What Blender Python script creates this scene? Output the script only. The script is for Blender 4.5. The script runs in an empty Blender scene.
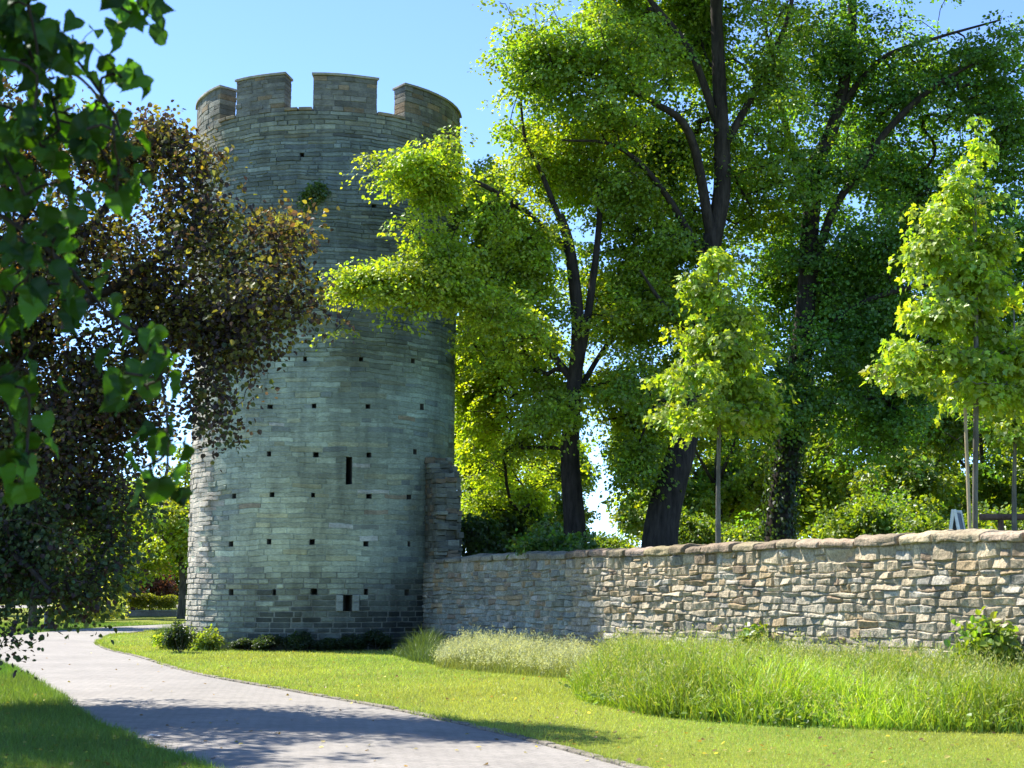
import bpy, math, random
import numpy as np
from mathutils import Vector

SC = bpy.context.scene
COL = SC.collection
R = math.radians
rng = np.random.default_rng(11)
random.seed(5)

# ------------------------------------------------------------------ camera geometry
F, PITCH, EYE = 1530.0, math.atan(206 / 1530), 1.6
K = 1.9125                             # metres per depth unit used below
cp, sp = math.cos(PITCH), math.sin(PITCH)


def P(px, py, Y):
    """World point at depth Y units (K metres each, along +Y) in the direction of a picture point."""
    Y = Y * K
    a = (px - 512) / F
    b = -(py - 384) / F
    d = np.array([a, cp - sp * b, sp + cp * b])
    return d * (Y / d[1]) + np.array([0, 0, EYE])


SUN_AZ, SUN_EL = 143.0, 53.0          # math azimuth (deg from +X), elevation
SUN = np.array([math.cos(R(SUN_AZ)) * math.cos(R(SUN_EL)), math.sin(R(SUN_AZ)) * math.cos(R(SUN_EL)), math.sin(R(SUN_EL))])


# ------------------------------------------------------------------ numeric helpers
def unit(v):
    v = np.asarray(v, float)
    return v / np.maximum(np.linalg.norm(v, axis=-1, keepdims=True), 1e-9)


class Noise:
    def __init__(s, seed, n=10):
        g = np.random.default_rng(seed)
        s.k = unit(g.normal(size=(n, 3))) * g.uniform(.6, 1.6, (n, 1))
        s.ph = g.uniform(0, 6.28, n)

    def __call__(s, p, f=1.0):
        return np.sin(np.asarray(p) @ s.k.T * f + s.ph).sum(-1) / math.sqrt(len(s.ph) / 2) * .5


N1, N2, N3 = Noise(1), Noise(2), Noise(3)


def catmull(pts, n):
    pts = np.asarray(pts, float)
    ext = np.vstack([2 * pts[0] - pts[1], pts, 2 * pts[-1] - pts[-2]])
    out = []
    for i in range(1, len(ext) - 2):
        for t in np.linspace(0, 1, n, endpoint=False):
            a, b, c, d = ext[i - 1], ext[i], ext[i + 1], ext[i + 2]
            out.append(.5 * (2 * b + (c - a) * t + (2 * a - 5 * b + 4 * c - d) * t * t + (3 * b - a - 3 * c + d) * t ** 3))
    out.append(pts[-1])
    return np.array(out)


# ------------------------------------------------------------------ mesh builder
class MB:
    def __init__(s):
        s.v, s.loops, s.tot, s.c, s.n = [], [], [], [], 0

    def add(s, v, f, c=(1, 1, 1)):
        v = np.asarray(v, np.float64).reshape(-1, 3)
        f = np.asarray(f, np.int64)
        if len(f) == 0:
            return
        s.v.append(v)
        s.loops.append((f + s.n).ravel())
        s.tot.append(np.full(len(f), f.shape[1], np.int32))
        c = np.asarray(c, np.float64)
        s.c.append(np.broadcast_to(c, (len(f), 3)))
        s.n += len(v)

    def build(s, name, mat, parent=None, origin=(0, 0, 0), smooth=False, link=True):
        v = np.concatenate(s.v) - np.asarray(origin, float)
        lo = np.concatenate(s.loops).astype(np.int32)
        tot = np.concatenate(s.tot)
        c = np.concatenate(s.c)
        me = bpy.data.meshes.new(name)
        me.vertices.add(len(v))
        me.vertices.foreach_set('co', v.astype(np.float32).ravel())
        me.loops.add(len(lo))
        me.loops.foreach_set('vertex_index', lo)
        me.polygons.add(len(tot))
        me.polygons.foreach_set('loop_start', (np.cumsum(tot) - tot).astype(np.int32))
        me.polygons.foreach_set('use_smooth', np.full(len(tot), bool(smooth)))
        a = me.attributes.new('tint', 'FLOAT_COLOR', 'FACE')
        a.data.foreach_set('color', np.hstack([c, np.ones((len(c), 1))]).astype(np.float32).ravel())
        me.update(calc_edges=True)
        me.validate()
        me.materials.append(mat)
        o = bpy.data.objects.new(name, me)
        COL.objects.link(o)
        if parent is not None:
            o.parent = parent
        else:
            o.location = origin
        return o


def tag(o, label, cat=None, group=None):
    o['label'] = label
    if cat:
        o['category'] = cat
    if group:
        o['group'] = group
    return o


def thing(name, label, cat, loc, group=None):
    o = bpy.data.objects.new(name, None)
    COL.objects.link(o)
    o.empty_display_size = .3
    o.location = loc
    return tag(o, label, cat, group)


def dup(root, loc, rotz, scale, label, group=None):
    r = root.copy()
    COL.objects.link(r)
    r.location = loc
    r.rotation_euler = (0, 0, rotz)
    r.scale = (scale, scale, scale) if not hasattr(scale, '__len__') else scale
    r['label'] = label
    if group:
        r['group'] = group
    for ch in list(root.children):
        c = ch.copy()
        COL.objects.link(c)
        c.parent = r
        for g in list(ch.children):
            d = g.copy()
            COL.objects.link(d)
            d.parent = c
    return r


def gridfaces(nu, nv, flip=False):
    i = np.arange(nu - 1)[:, None] * nv + np.arange(nv - 1)[None, :]
    q = np.stack([i, i + nv, i + nv + 1, i + 1], -1).reshape(-1, 4)
    return q[:, ::-1] if flip else q


def tube(mb, pts, rad, sides, col, cap=True, wob=0.0):
    pts = np.asarray(pts, float)
    rad = np.asarray(rad, float)
    n = len(pts)
    t = unit(np.gradient(pts, axis=0))
    x = np.cross(t[0], [0.31, .95, .1])
    if np.linalg.norm(x) < .1:
        x = np.cross(t[0], [1, 0, 0])
    rings = []
    ang = np.arange(sides) / sides * 2 * math.pi
    for i in range(n):
        x = unit(x - t[i] * (x @ t[i]))
        y = np.cross(t[i], x)
        rr = np.full(sides, rad[i])
        ring = np.cos(ang)[:, None] * x + np.sin(ang)[:, None] * y
        if wob:
            w = N2(np.c_[np.cos(ang) * 1.6, np.sin(ang) * 1.6, np.full(sides, pts[i, 2] * .5)], 2.0)
            rr = rr * (1 + wob * w)
        rings.append(pts[i] + ring * rr[:, None])
    v = np.concatenate(rings)
    i = np.arange(n - 1)[:, None] * sides
    j = np.arange(sides)[None, :]
    k = (j + 1) % sides
    f = np.stack([i + j, i + k, i + sides + k, i + sides + j], -1).reshape(-1, 4)
    mb.add(v, f, col)
    if cap:
        for base, idx in ((0, np.arange(sides)[::-1]), ((n - 1) * sides, np.arange(sides))):
            c = v[base:base + sides].mean(0)
            vv = np.vstack([v[base:base + sides], c])
            ff = np.stack([idx, np.roll(idx, -1), np.full(sides, sides)], -1)
            mb.add(vv, ff, col)


def rounded_box(h, n, b):
    """Grid surface of a box of half sizes h, n cells per axis, edge radius b -> verts, quads."""
    V, Q, off = [], [], 0

    def axis(hh, k):
        if k <= 1:
            return np.array([-hh, hh])
        inner = np.linspace(-hh + b, hh - b, max(2, k - 1))
        return np.concatenate([[-hh, -hh + .35 * b], inner, [hh - .35 * b, hh]])

    ax = [axis(h[i], n[i]) for i in range(3)]
    for a in range(3):
        u, w = (a + 1) % 3, (a + 2) % 3
        for sgn in (-1, 1):
            U, W = np.meshgrid(ax[u], ax[w], indexing='ij')
            p = np.zeros(U.shape + (3,))
            p[..., a] = sgn * h[a]
            p[..., u] = U
            p[..., w] = W
            V.append(p.reshape(-1, 3))
            Q.append(gridfaces(len(ax[u]), len(ax[w]), sgn < 0) + off)
            off += U.size
    v = np.concatenate(V)
    lim = np.asarray(h) - b
    inn = np.clip(v, -lim, lim)
    d = v - inn
    l = np.linalg.norm(d, axis=1, keepdims=True)
    v = np.where(l > 1e-9, inn + d / np.maximum(l, 1e-9) * b, v)
    return v, np.concatenate(Q)


def simple_box(mb, lo, hi, col, bevel=.01, n=(1, 1, 1), xf=None):
    lo, hi = np.asarray(lo, float), np.asarray(hi, float)
    h = (hi - lo) / 2
    b = min(bevel, h.min() * .9)
    v, q = rounded_box(h, n, b) if b > 0 else rounded_box(h, (1, 1, 1), 1e-6)
    v = v + (lo + hi) / 2
    if xf is not None:
        v = xf(v)
    mb.add(v, q, col)


# ------------------------------------------------------------------ materials
def newmat(name):
    m = bpy.data.materials.new(name)
    m.use_nodes = True
    nt = m.node_tree
    nt.nodes.clear()
    out = nt.nodes.new('ShaderNodeOutputMaterial')
    return m, nt, out


def node(nt, kind, **kw):
    n = nt.nodes.new(kind)
    for k, v in kw.items():
        if k in n.inputs:
            n.inputs[k].default_value = v
        else:
            setattr(n, k, v)
    return n


def ramp(nt, fac, stops):
    r = nt.nodes.new('ShaderNodeValToRGB')
    e = r.color_ramp.elements
    while len(e) < len(stops):
        e.new(.5)
    for el, (p, c) in zip(e, stops):
        el.position = p
        el.color = (c[0], c[1], c[2], 1) if hasattr(c, '__len__') else (c, c, c, 1)
    nt.links.new(fac, r.inputs[0])
    return r.outputs[0]


def mixcol(nt, kind, a, b, fac=1.0):
    m = nt.nodes.new('ShaderNodeMix')
    m.data_type = 'RGBA'
    m.blend_type = kind
    if hasattr(fac, 'is_linked'):
        nt.links.new(fac, m.inputs[0])
    else:
        m.inputs[0].default_value = fac
    for s, i in ((a, 6), (b, 7)):
        if hasattr(s, 'is_linked'):
            nt.links.new(s, m.inputs[i])
        else:
            m.inputs[i].default_value = (*s, 1)
    return m.outputs[2]


def noise_tex(nt, scale, detail=4, rough=.6, vec=None, stretch=None):
    t = node(nt, 'ShaderNodeTexNoise')
    t.inputs['Scale'].default_value = scale
    t.inputs['Detail'].default_value = detail
    t.inputs['Roughness'].default_value = rough
    if vec is None:
        g = nt.nodes.new('ShaderNodeNewGeometry')
        vec = g.outputs['Position']
    if stretch:
        mp = nt.nodes.new('ShaderNodeMapping')
        mp.inputs['Scale'].default_value = stretch
        nt.links.new(vec, mp.inputs[0])
        vec = mp.outputs[0]
    nt.links.new(vec, t.inputs['Vector'])
    return t.outputs['Fac']


def stone_mat(name, streak=None, bump=.35, mott=(.72, 1.25), fine=28, coarse=1.1, stain=(.78, 1.1), stretch=(1, 1, 1), moss=0.0):
    m, nt, out = newmat(name)
    at = node(nt, 'ShaderNodeAttribute', attribute_name='tint')
    n1 = noise_tex(nt, fine, 5, .65, stretch=stretch)
    n2 = noise_tex(nt, coarse, 4, .6)
    n3 = noise_tex(nt, fine * .28, 4, .6, stretch=stretch)
    c = mixcol(nt, 'MULTIPLY', at.outputs['Color'], ramp(nt, n1, [(.3, mott[0]), (.7, mott[1])]))
    c = mixcol(nt, 'MULTIPLY', c, ramp(nt, n3, [(.3, .82), (.72, 1.18)]))
    c = mixcol(nt, 'MULTIPLY', c, ramp(nt, n2, [(.35, stain[0]), (.68, stain[1])]))
    if streak:
        n5 = noise_tex(nt, 2.2, 5, .65, stretch=(1, 1, .16))
        c = mixcol(nt, 'MULTIPLY', c, ramp(nt, n5, [(.36, (streak, streak, streak)), (.52, (1, 1, 1)), (.74, (1.16, 1.16, 1.13))]))
        n6 = noise_tex(nt, 5.5, 6, .75)
        c = mixcol(nt, 'MIX', c, (.34, .35, .30), ramp(nt, n6, [(.66, 0.0), (.78, .45)]))
    if moss:
        g = nt.nodes.new('ShaderNodeNewGeometry')
        n4 = noise_tex(nt, 2.3, 5, .7)
        c = mixcol(nt, 'MIX', c, (.10, .115, .05), ramp(nt, n4, [(.55, 0.0), (.75, moss)]))
    b = node(nt, 'ShaderNodeBsdfPrincipled')
    b.inputs['Roughness'].default_value = .93
    b.inputs['Specular IOR Level'].default_value = .25
    nt.links.new(c, b.inputs['Base Color'])
    bm = node(nt, 'ShaderNodeBump')
    bm.inputs['Strength'].default_value = bump
    bm.inputs['Distance'].default_value = .03
    mx = node(nt, 'ShaderNodeMath', operation='ADD')
    nt.links.new(n1, mx.inputs[0])
    nt.links.new(n3, mx.inputs[1])
    nt.links.new(mx.outputs[0], bm.inputs['Height'])
    nt.links.new(bm.outputs[0], b.inputs['Normal'])
    nt.links.new(b.outputs[0], out.inputs[0])
    return m


def leaf_mat(name, trans=.45, tcol=(1.5, 1.35, .45), gloss=.05, rough=.45):
    """Leaf: tint colour, light passes through as the tint times tcol."""
    m, nt, out = newmat(name)
    at = node(nt, 'ShaderNodeAttribute', attribute_name='tint')
    d = node(nt, 'ShaderNodeBsdfDiffuse')
    t = node(nt, 'ShaderNodeBsdfTranslucent')
    g = node(nt, 'ShaderNodeBsdfGlossy')
    g.inputs['Roughness'].default_value = rough
    g.inputs['Color'].default_value = (.9, .95, 1, 1)
    nt.links.new(at.outputs['Color'], d.inputs[0])
    nt.links.new(mixcol(nt, 'MULTIPLY', at.outputs['Color'], tcol), t.inputs[0])
    m1 = node(nt, 'ShaderNodeMixShader')
    m1.inputs[0].default_value = trans
    nt.links.new(d.outputs[0], m1.inputs[1])
    nt.links.new(t.outputs[0], m1.inputs[2])
    m2 = node(nt, 'ShaderNodeMixShader')
    m2.inputs[0].default_value = gloss
    nt.links.new(m1.outputs[0], m2.inputs[1])
    nt.links.new(g.outputs[0], m2.inputs[2])
    nt.links.new(m2.outputs[0], out.inputs[0])
    return m


def bark_mat(name, c0, c1, scale=9, bump=.8):
    m, nt, out = newmat(name)
    n1 = noise_tex(nt, scale, 6, .7, stretch=(1, 1, .18))
    n2 = noise_tex(nt, 1.3, 3, .5)
    c = ramp(nt, n1, [(.35, c0), (.68, c1)])
    c = mixcol(nt, 'MULTIPLY', c, ramp(nt, n2, [(.3, .7), (.7, 1.2)]))
    b = node(nt, 'ShaderNodeBsdfPrincipled')
    b.inputs['Roughness'].default_value = .95
    b.inputs['Specular IOR Level'].default_value = .2
    nt.links.new(c, b.inputs['Base Color'])
    bm = node(nt, 'ShaderNodeBump')
    bm.inputs['Strength'].default_value = bump
    bm.inputs['Distance'].default_value = .04
    nt.links.new(n1, bm.inputs['Height'])
    nt.links.new(bm.outputs[0], b.inputs['Normal'])
    nt.links.new(b.outputs[0], out.inputs[0])
    return m


def flat_mat(name, c, rough=.7, var=.25, scale=12):
    m, nt, out = newmat(name)
    n1 = noise_tex(nt, scale, 4, .6)
    col = mixcol(nt, 'MULTIPLY', c, ramp(nt, n1, [(.3, 1 - var), (.7, 1 + var)]))
    b = node(nt, 'ShaderNodeBsdfPrincipled')
    b.inputs['Roughness'].default_value = rough
    nt.links.new(col, b.inputs['Base Color'])
    nt.links.new(b.outputs[0], out.inputs[0])
    return m


M_TOWER = stone_mat('tower_sandstone', streak=.74, bump=.5, fine=16, coarse=.55, stain=(.8, 1.12), stretch=(.8, .8, 2.2))
M_WALL = stone_mat('rubble_stone', bump=.7, mott=(.58, 1.4), fine=24, coarse=1.6, stain=(.75, 1.15), moss=.35)
M_BARK = bark_mat('dark_bark', (.018, .015, .013), (.06, .05, .042))
M_BARK_YOUNG = bark_mat('young_bark', (.09, .085, .075), (.2, .19, .165), scale=22, bump=.4)
M_BARK_GREY = bark_mat('grey_bark', (.05, .045, .035), (.14, .125, .1), scale=12)
M_LEAF = leaf_mat('leaf_green', .55, (1.9, 1.72, .28), .035)
M_LEAF_YOUNG = leaf_mat('leaf_young', .55, (1.65, 1.6, .35), .035)
M_LEAF_BRONZE = leaf_mat('leaf_bronze', .42, (1.9, 1.65, .5), .022)
M_LEAF_NEAR = leaf_mat('leaf_linden', .48, (2.0, 2.0, .12), .014, .45)
M_GRASS = leaf_mat('grass_blade', .4, (1.3, 1.2, .5), .03, .5)

# ------------------------------------------------------------------ instancing of small shapes
T_DIA = (np.array([[0, 0, 0], [.4, .5, .07], [0, 1, -.06], [-.4, .5, .07]]), np.array([[0, 1, 2], [0, 2, 3]]))
T_LEAF = (np.array([[0, 0, 0], [.42, .28, .09], [.36, .68, .05], [0, 1, -.1], [-.36, .68, .05], [-.42, .28, .09]]),
          np.array([[0, 1, 2, 3], [0, 3, 4, 5]]))


def maple_leaf():
    o = [(0, 0), (.16, .08), (.46, .05), (.36, .24), (.62, .46), (.4, .5), (.34, .62), (.16, .6), (.22, .82), (0, 1.05)]
    pts = o + [(-x, y) for x, y in o[-2:0:-1]]
    v = [(0, .36, -.03)] + [(x, y, .1 * abs(x) * 1.2 - .12 * (y - .3) ** 2) for x, y in pts]
    n = len(pts)
    f = [(0, 1 + i, 1 + (i + 1) % n) for i in range(n)]
    return np.array(v), np.array(f)


T_MAPLE = maple_leaf()


def heart_leaf():
    # half outline of a heart-shaped linden leaf (x, y), toothed margin
    base = [(0, .04), (.13, -.05), (.28, -.04), (.41, .08), (.48, .25), (.47, .42), (.4, .58), (.29, .73), (.16, .86), (.06, .96), (0, 1.08)]
    c = catmull([(x, y, 0) for x, y in base], 3)
    for i in range(2, len(c) - 2):
        c[i, 0] += (.028 if i % 2 else -.016)
    V, Fc = [], []
    m = len(c)

    def bend(x, y):
        return .42 * abs(x) - .42 * max(0, y - .1) ** 2 + .16 * math.sin(11 * y) * abs(x)

    for sgn in (1, -1):
        off = len(V)
        for x, y, _ in c:
            ym = min(max(y, .04), 1.0)
            for t in (0, .5, 1):
                xx, yy = x * t, ym + (y - ym) * t + .12 * t * (1 - ym) * 0
                V.append((sgn * xx, yy, bend(xx, yy)))
        for i in range(m - 1):
            for j in range(2):
                a = off + i * 3 + j
                q = (a, a + 1, a + 4, a + 3)
                Fc.append(q if sgn > 0 else q[::-1])
    return np.array(V), np.array(Fc)


T_HEART = heart_leaf()


def scatter(mb, tmpl, pos, ax, nrm, size, col, width=None):
    """Put a copy of the template at every pos: y along ax, z along nrm."""
    tv, tf = tmpl
    y = unit(ax)
    x = unit(np.cross(y, nrm))
    z = np.cross(x, y)
    size = np.asarray(size, float)
    w = size if width is None else np.asarray(width, float)
    n, k = len(pos), len(tv)
    v = (pos[:, None, :] + tv[None, :, 0, None] * (x * w[:, None])[:, None, :] + tv[None, :, 1, None] * (y * size[:, None])[:, None, :]
         + tv[None, :, 2, None] * (z * size[:, None])[:, None, :])
    f = (np.arange(n) * k)[:, None, None] + tf[None]
    c = np.repeat(np.asarray(col), len(tf), axis=0)
    mb.add(v.reshape(-1, 3), f.reshape(-1, tf.shape[1]), c)


# ------------------------------------------------------------------ trees
class Tree:
    def __init__(s, seed=0):
        s.g = np.random.default_rng(seed)
        s.pos, s.par, s.rmin, s.dir, s.ok = [], [], [], [], []
        s.chains = []
        s.tips, s.outs = [], []

    def limb(s, pts, r0, r1, sub=5, attach=True, parent=None, okfrom=0.0, sides=9):
        c = catmull(pts, sub)
        d = unit(np.gradient(c, axis=0))
        start = len(s.pos)
        ch = []
        if parent is None and s.pos:
            parent = int(np.argmin(np.linalg.norm(np.array(s.pos) - c[0], axis=1)))
        for i in range(len(c)):
            t = i / (len(c) - 1)
            s.pos.append(c[i])
            s.par.append(start + i - 1 if i else (-1 if parent is None else parent))
            s.rmin.append(r0 + (r1 - r0) * t ** .8)
            s.dir.append(d[i])
            s.ok.append(attach and t >= okfrom)
            ch.append(start + i)
        s.chains.append((ch, sides, True))
        return start

    def crown(s, blobs, n, gap=.25, freq=.55, shell=.45, seed=3, minsep=0.0, tail=.2):
        """Sample n tips in ellipsoids (centre, radii, weight)."""
        w = np.array([b[2] if len(b) > 2 else np.prod(b[1]) ** .75 for b in blobs], float)
        w /= w.sum()
        ns = Noise(seed * 7 + 1)
        got = []
        guard = 0
        while len(got) < n and guard < 60 * n:
            guard += 1
            b = blobs[s.g.choice(len(blobs), p=w)]
            d = unit(s.g.normal(size=3))
            r = s.g.uniform(0, 1) ** shell
            r *= 1 + max(0.0, s.g.normal() * tail)
            rad = np.asarray(b[1])
            p = np.asarray(b[0]) + d * r * rad
            p = p + .38 * rad.mean() * np.array([ns(p + 7, 1.1), ns(p + 19, 1.1), .7 * ns(p + 31, 1.1)]) * r
            if ns(p, freq * 2.2) < gap - .5 + s.g.uniform(-.15, .15):
                continue
            if minsep and got and guard < 30 * n:
                if np.linalg.norm(np.array(got[-400:]) - p, axis=1).min() < minsep:
                    continue
            got.append(p)
        pts = np.array(got)
        P0 = np.array(s.pos)
        okm = np.array(s.ok)
        d0 = np.min(np.linalg.norm(pts[:, None, :] - P0[okm][None], axis=2), axis=1)
        cen = P0[okm].mean(0)
        for i in np.argsort(d0):
            s.attach(pts[i])
        return pts

    seg = .45

    def attach(s, t):
        A = np.array(s.pos)
        ok = np.array(s.ok)
        dv = t - A
        L = np.linalg.norm(dv, axis=1)
        cost = L + .55 * np.maximum(0, A[:, 2] - t[2]) + .25 * L * (1 - (dv * np.array(s.dir)).sum(1) / np.maximum(L, 1e-6))
        cost[~ok] = 1e9
        k = int(np.argmin(cost))
        p0, L = A[k], L[k]
        d0 = unit(s.dir[k])
        to = unit(t - p0)
        ctrl = p0 + L * .5 * unit(.45 * d0 + to * .7 + np.array([0, 0, .35]))
        n = max(2, int(L / s.seg) + 1)
        ch = [k]
        prev = k
        for i in range(1, n + 1):
            u = i / n
            q = (1 - u) ** 2 * p0 + 2 * u * (1 - u) * ctrl + u * u * t
            if i < n:
                q = q + s.g.normal(size=3) * .08 * s.seg * min(1, L) ** .5
            s.pos.append(q)
            s.par.append(prev)
            s.rmin.append(.006)
            s.dir.append(unit(q - s.pos[prev]))
            s.ok.append(True)
            prev = len(s.pos) - 1
            ch.append(prev)
        s.chains.append((ch, 5, False))
        s.tips.append(t)
        s.outs.append(s.dir[-1])

    def wood(s, rtip=.008, expo=.42, col=(1, 1, 1)):
        n = len(s.pos)
        cnt = np.zeros(n)
        child = np.zeros(n, bool)
        for i in range(n):
            if s.par[i] >= 0:
                child[s.par[i]] = True
        cnt[~child] = 1
        for i in range(n - 1, -1, -1):
            if s.par[i] >= 0:
                cnt[s.par[i]] += cnt[i]
        r = np.maximum(np.array(s.rmin), rtip * cnt ** expo)
        A = np.array(s.pos)
        mb = MB()
        for ch, sides, main in s.chains:
            rr = r[ch].copy()
            if not main:
                rr[0] = min(rr[0], rr[1] * 1.3)
            tube(mb, A[ch], rr, sides, col, cap=main, wob=.09 if main and sides > 8 else 0)
        return mb

    def leaves(s, per, spread, size, tint, tmpl=T_DIA, flat=.28, droop=.35, tilt=.55, var=.22, warm=.12, tipfn=None, inside=.0, jit=.35, sag=.35):
        g = s.g
        tips, outs = np.array(s.tips), np.array(s.outs)
        n = len(tips)
        cnt = np.maximum(1, g.poisson(per, n))
        idx = np.repeat(np.arange(n), cnt)
        m = len(idx)
        cn = unit(np.array([0, 0, 1.0]) + .45 * outs * np.array([1, 1, 0]) + jit * g.normal(size=(n, 3)))
        t1 = unit(np.cross(cn, g.normal(size=(n, 3))))
        t2 = np.cross(cn, t1)
        spn = spread * g.uniform(.7, 1.3, n)
        a = g.uniform(0, 2 * math.pi, m)
        rr = np.sqrt(g.uniform(0, 1, m))
        rad = np.cos(a)[:, None] * t1[idx] + np.sin(a)[:, None] * t2[idx]
        pos = tips[idx] + rad * (rr * spn[idx])[:, None] + cn[idx] * (g.normal(size=m) * flat * spn[idx])[:, None]
        pos[:, 2] -= sag * rr ** 2 * spn[idx]
        ax = unit(rad + .5 * g.normal(size=(m, 3)) + np.array([0, 0, -droop]))
        nr = unit(cn[idx] + .4 * rad + tilt * g.normal(size=(m, 3)))
        sz = size * g.uniform(.65, 1.25, m)
        cl = g.normal(size=n)[idx] * var * .7 + g.normal(size=m) * var
        hue = (g.normal(size=n)[idx] * .6 + g.normal(size=m) * .6) * warm
        tint = np.asarray(tint(pos, g) if callable(tint) else np.broadcast_to(tint, (m, 3)), float)
        c = 1.75 * tint * np.exp(cl)[:, None] * np.c_[1 + hue * 1.3, np.ones(m), 1 - hue]
        mb = MB()
        scatter(mb, tmpl, pos, ax, nr, sz, np.clip(c, .004, .8))
        return mb


def make_tree(name, label, cat, base, tree, bark, leafm, wood_kw, leaf_kw, group=None, crown_name='crown'):
    t = thing(name, label, cat, base, group)
    tree.wood(**wood_kw).build('trunk', bark, t, base, smooth=True)
    tree.leaves(**leaf_kw).build(crown_name, leafm, t, base)
    return t


def blob(px, py, rx, ry, Y, rd=None, w=None):
    c = P(px, py, Y)
    k = Y * K / F
    b = [c, np.array([rx * k, (rd if rd is not None else rx * k), ry * k])]
    if w is not None:
        b.append(w)
    return tuple(b)


# ================================================================== WORLD
world = bpy.data.worlds.new('World')
SC.world = world
world.use_nodes = True
wn = world.node_tree
bg = wn.nodes['Background']
sky = wn.nodes.new('ShaderNodeTexSky')
sky.sky_type = 'NISHITA'
sky.sun_disc = False
sky.sun_elevation = R(SUN_EL)
sky.sun_rotation = R(90 - SUN_AZ)
sky.altitude = 100
sky.air_density = .5
sky.dust_density = 0.0
sky.ozone_density = 5.0
wn.links.new(sky.outputs[0], bg.inputs[0])
bg.inputs[1].default_value = .15

sl = bpy.data.lights.new('sun', 'SUN')
sl.energy = 4.4
sl.angle = R(.53)
sl.color = (1, .93, .80)
so = bpy.data.objects.new('sun', sl)
COL.objects.link(so)
so.rotation_euler = Vector(SUN).to_track_quat('Z', 'Y').to_euler()
so.location = (-20, 10, 30)

cam = bpy.data.cameras.new('camera')
cam.sensor_width = 36
cam.lens = F / 1024 * 36
cam.clip_end = 6000
cam.clip_start = .1
co = bpy.data.objects.new('camera', cam)
COL.objects.link(co)
co.location = (0, 0, EYE)
co.rotation_euler = (R(90) + PITCH, 0, 0)
SC.camera = co
cam.dof.use_dof = True
cam.dof.focus_distance = 40.0
cam.dof.aperture_fstop = 5.0

SC.view_settings.view_transform = 'Standard'
SC.view_settings.look = 'None'
SC.view_settings.gamma = 1
SC.view_settings.use_curve_mapping = False
SC.view_settings.exposure = 1.6
SC.cycles.max_bounces = 10
SC.cycles.diffuse_bounces = 7
SC.cycles.transmission_bounces = 5
SC.cycles.use_denoising = True
SC.cycles.sample_clamp_indirect = 8

# ================================================================== GROUND
m, nt, out = newmat('lawn_ground')
n1 = noise_tex(nt, .35, 5, .6)
n2 = noise_tex(nt, 9, 5, .7)
c = ramp(nt, n2, [(.3, (.10, .125, .02)), (.55, (.16, .19, .03)), (.75, (.22, .23, .05))])
c = mixcol(nt, 'MULTIPLY', c, ramp(nt, n1, [(.3, .8), (.7, 1.15)]))
b = node(nt, 'ShaderNodeBsdfPrincipled')
b.inputs['Roughness'].default_value = 1
b.inputs['Specular IOR Level'].default_value = .1
nt.links.new(c, b.inputs['Base Color'])
bm = node(nt, 'ShaderNodeBump')
bm.inputs['Strength'].default_value = .6
bm.inputs['Distance'].default_value = .05
nt.links.new(n2, bm.inputs['Height'])
nt.links.new(bm.outputs[0], b.inputs['Normal'])
nt.links.new(b.outputs[0], out.inputs[0])
M_GROUND = m

mb = MB()
mb.add([(-3000, -3000, 0), (3000, -3000, 0), (3000, 3000, 0), (-3000, 3000, 0)], [[0, 1, 2, 3]])
o = mb.build('ground', M_GROUND)
o['kind'] = 'structure'

# ---- path
RIGHT = [(6.5, -4), (5.2, 0), (4.0, 2.8), (2.55, 5.2), (1.2, 7.19), (-.14, 9.14), (-1.52, 10.85), (-3.39, 12.8), (-6.09, 15.6), (-9.16, 19.7),
         (-11.1, 22.1), (-12.9, 25.1), (-14.0, 28.0), (-14.3, 30.6), (-13.6, 33.7), (-11.5, 37.0), (-8, 40), (-3, 42.5)]
LEFT = [(1.6, -5), (1.0, 0), (.3, 2.6), (-1.2, 5.2), (-2.53, 7.19), (-4.36, 9.14), (-6.3, 11.6), (-9.2, 15.4), (-11.6, 18.2), (-14.5, 21.5),
        (-16.4, 24.5), (-17.6, 28.0), (-18.0, 32.5), (-17.0, 36.5), (-14.4, 40.5), (-10.6, 43.4), (-6.5, 45.2), (-2.5, 46.5)]
RC = catmull([(x, y * K, 0) for x, y in RIGHT], 12)
LC = catmull([(x, y * K, 0) for x, y in LEFT], 12)

m, nt, out = newmat('path_paving')
br = node(nt, 'ShaderNodeTexBrick')
g = nt.nodes.new('ShaderNodeNewGeometry')
mp = nt.nodes.new('ShaderNodeMapping')
mp.inputs['Rotation'].default_value = (0, 0, R(38))
nt.links.new(g.outputs['Position'], mp.inputs[0])
nt.links.new(mp.outputs[0], br.inputs['Vector'])
br.inputs['Color1'].default_value = (.262, .246, .230, 1)
br.inputs['Color2'].default_value = (.225, .212, .20, 1)
br.inputs['Mortar'].default_value = (.13, .125, .115, 1)
br.inputs['Scale'].default_value = 1
br.inputs['Mortar Size'].default_value = .006
br.inputs['Mortar Smooth'].default_value = .3
br.inputs['Brick Width'].default_value = .2
br.inputs['Row Height'].default_value = .1
n1 = noise_tex(nt, .5, 5, .6)
n2 = noise_tex(nt, 30, 4, .6)
c = mixcol(nt, 'MULTIPLY', br.outputs['Color'], ramp(nt, n1, [(.3, .84), (.7, 1.1)]))
c = mixcol(nt, 'MULTIPLY', c, ramp(nt, n2, [(.3, .82), (.7, 1.12)]))
n3 = noise_tex(nt, 2.6, 6, .7)
c = mixcol(nt, 'MULTIPLY', c, ramp(nt, n3, [(.3, .86), (.5, 1.0), (.75, 1.06)]))
b = node(nt, 'ShaderNodeBsdfPrincipled')
b.inputs['Roughness'].default_value = .85
b.inputs['Specular IOR Level'].default_value = .3
nt.links.new(c, b.inputs['Base Color'])
nt.links.new(b.outputs[0], out.inputs[0])
M_PATH = m


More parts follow.
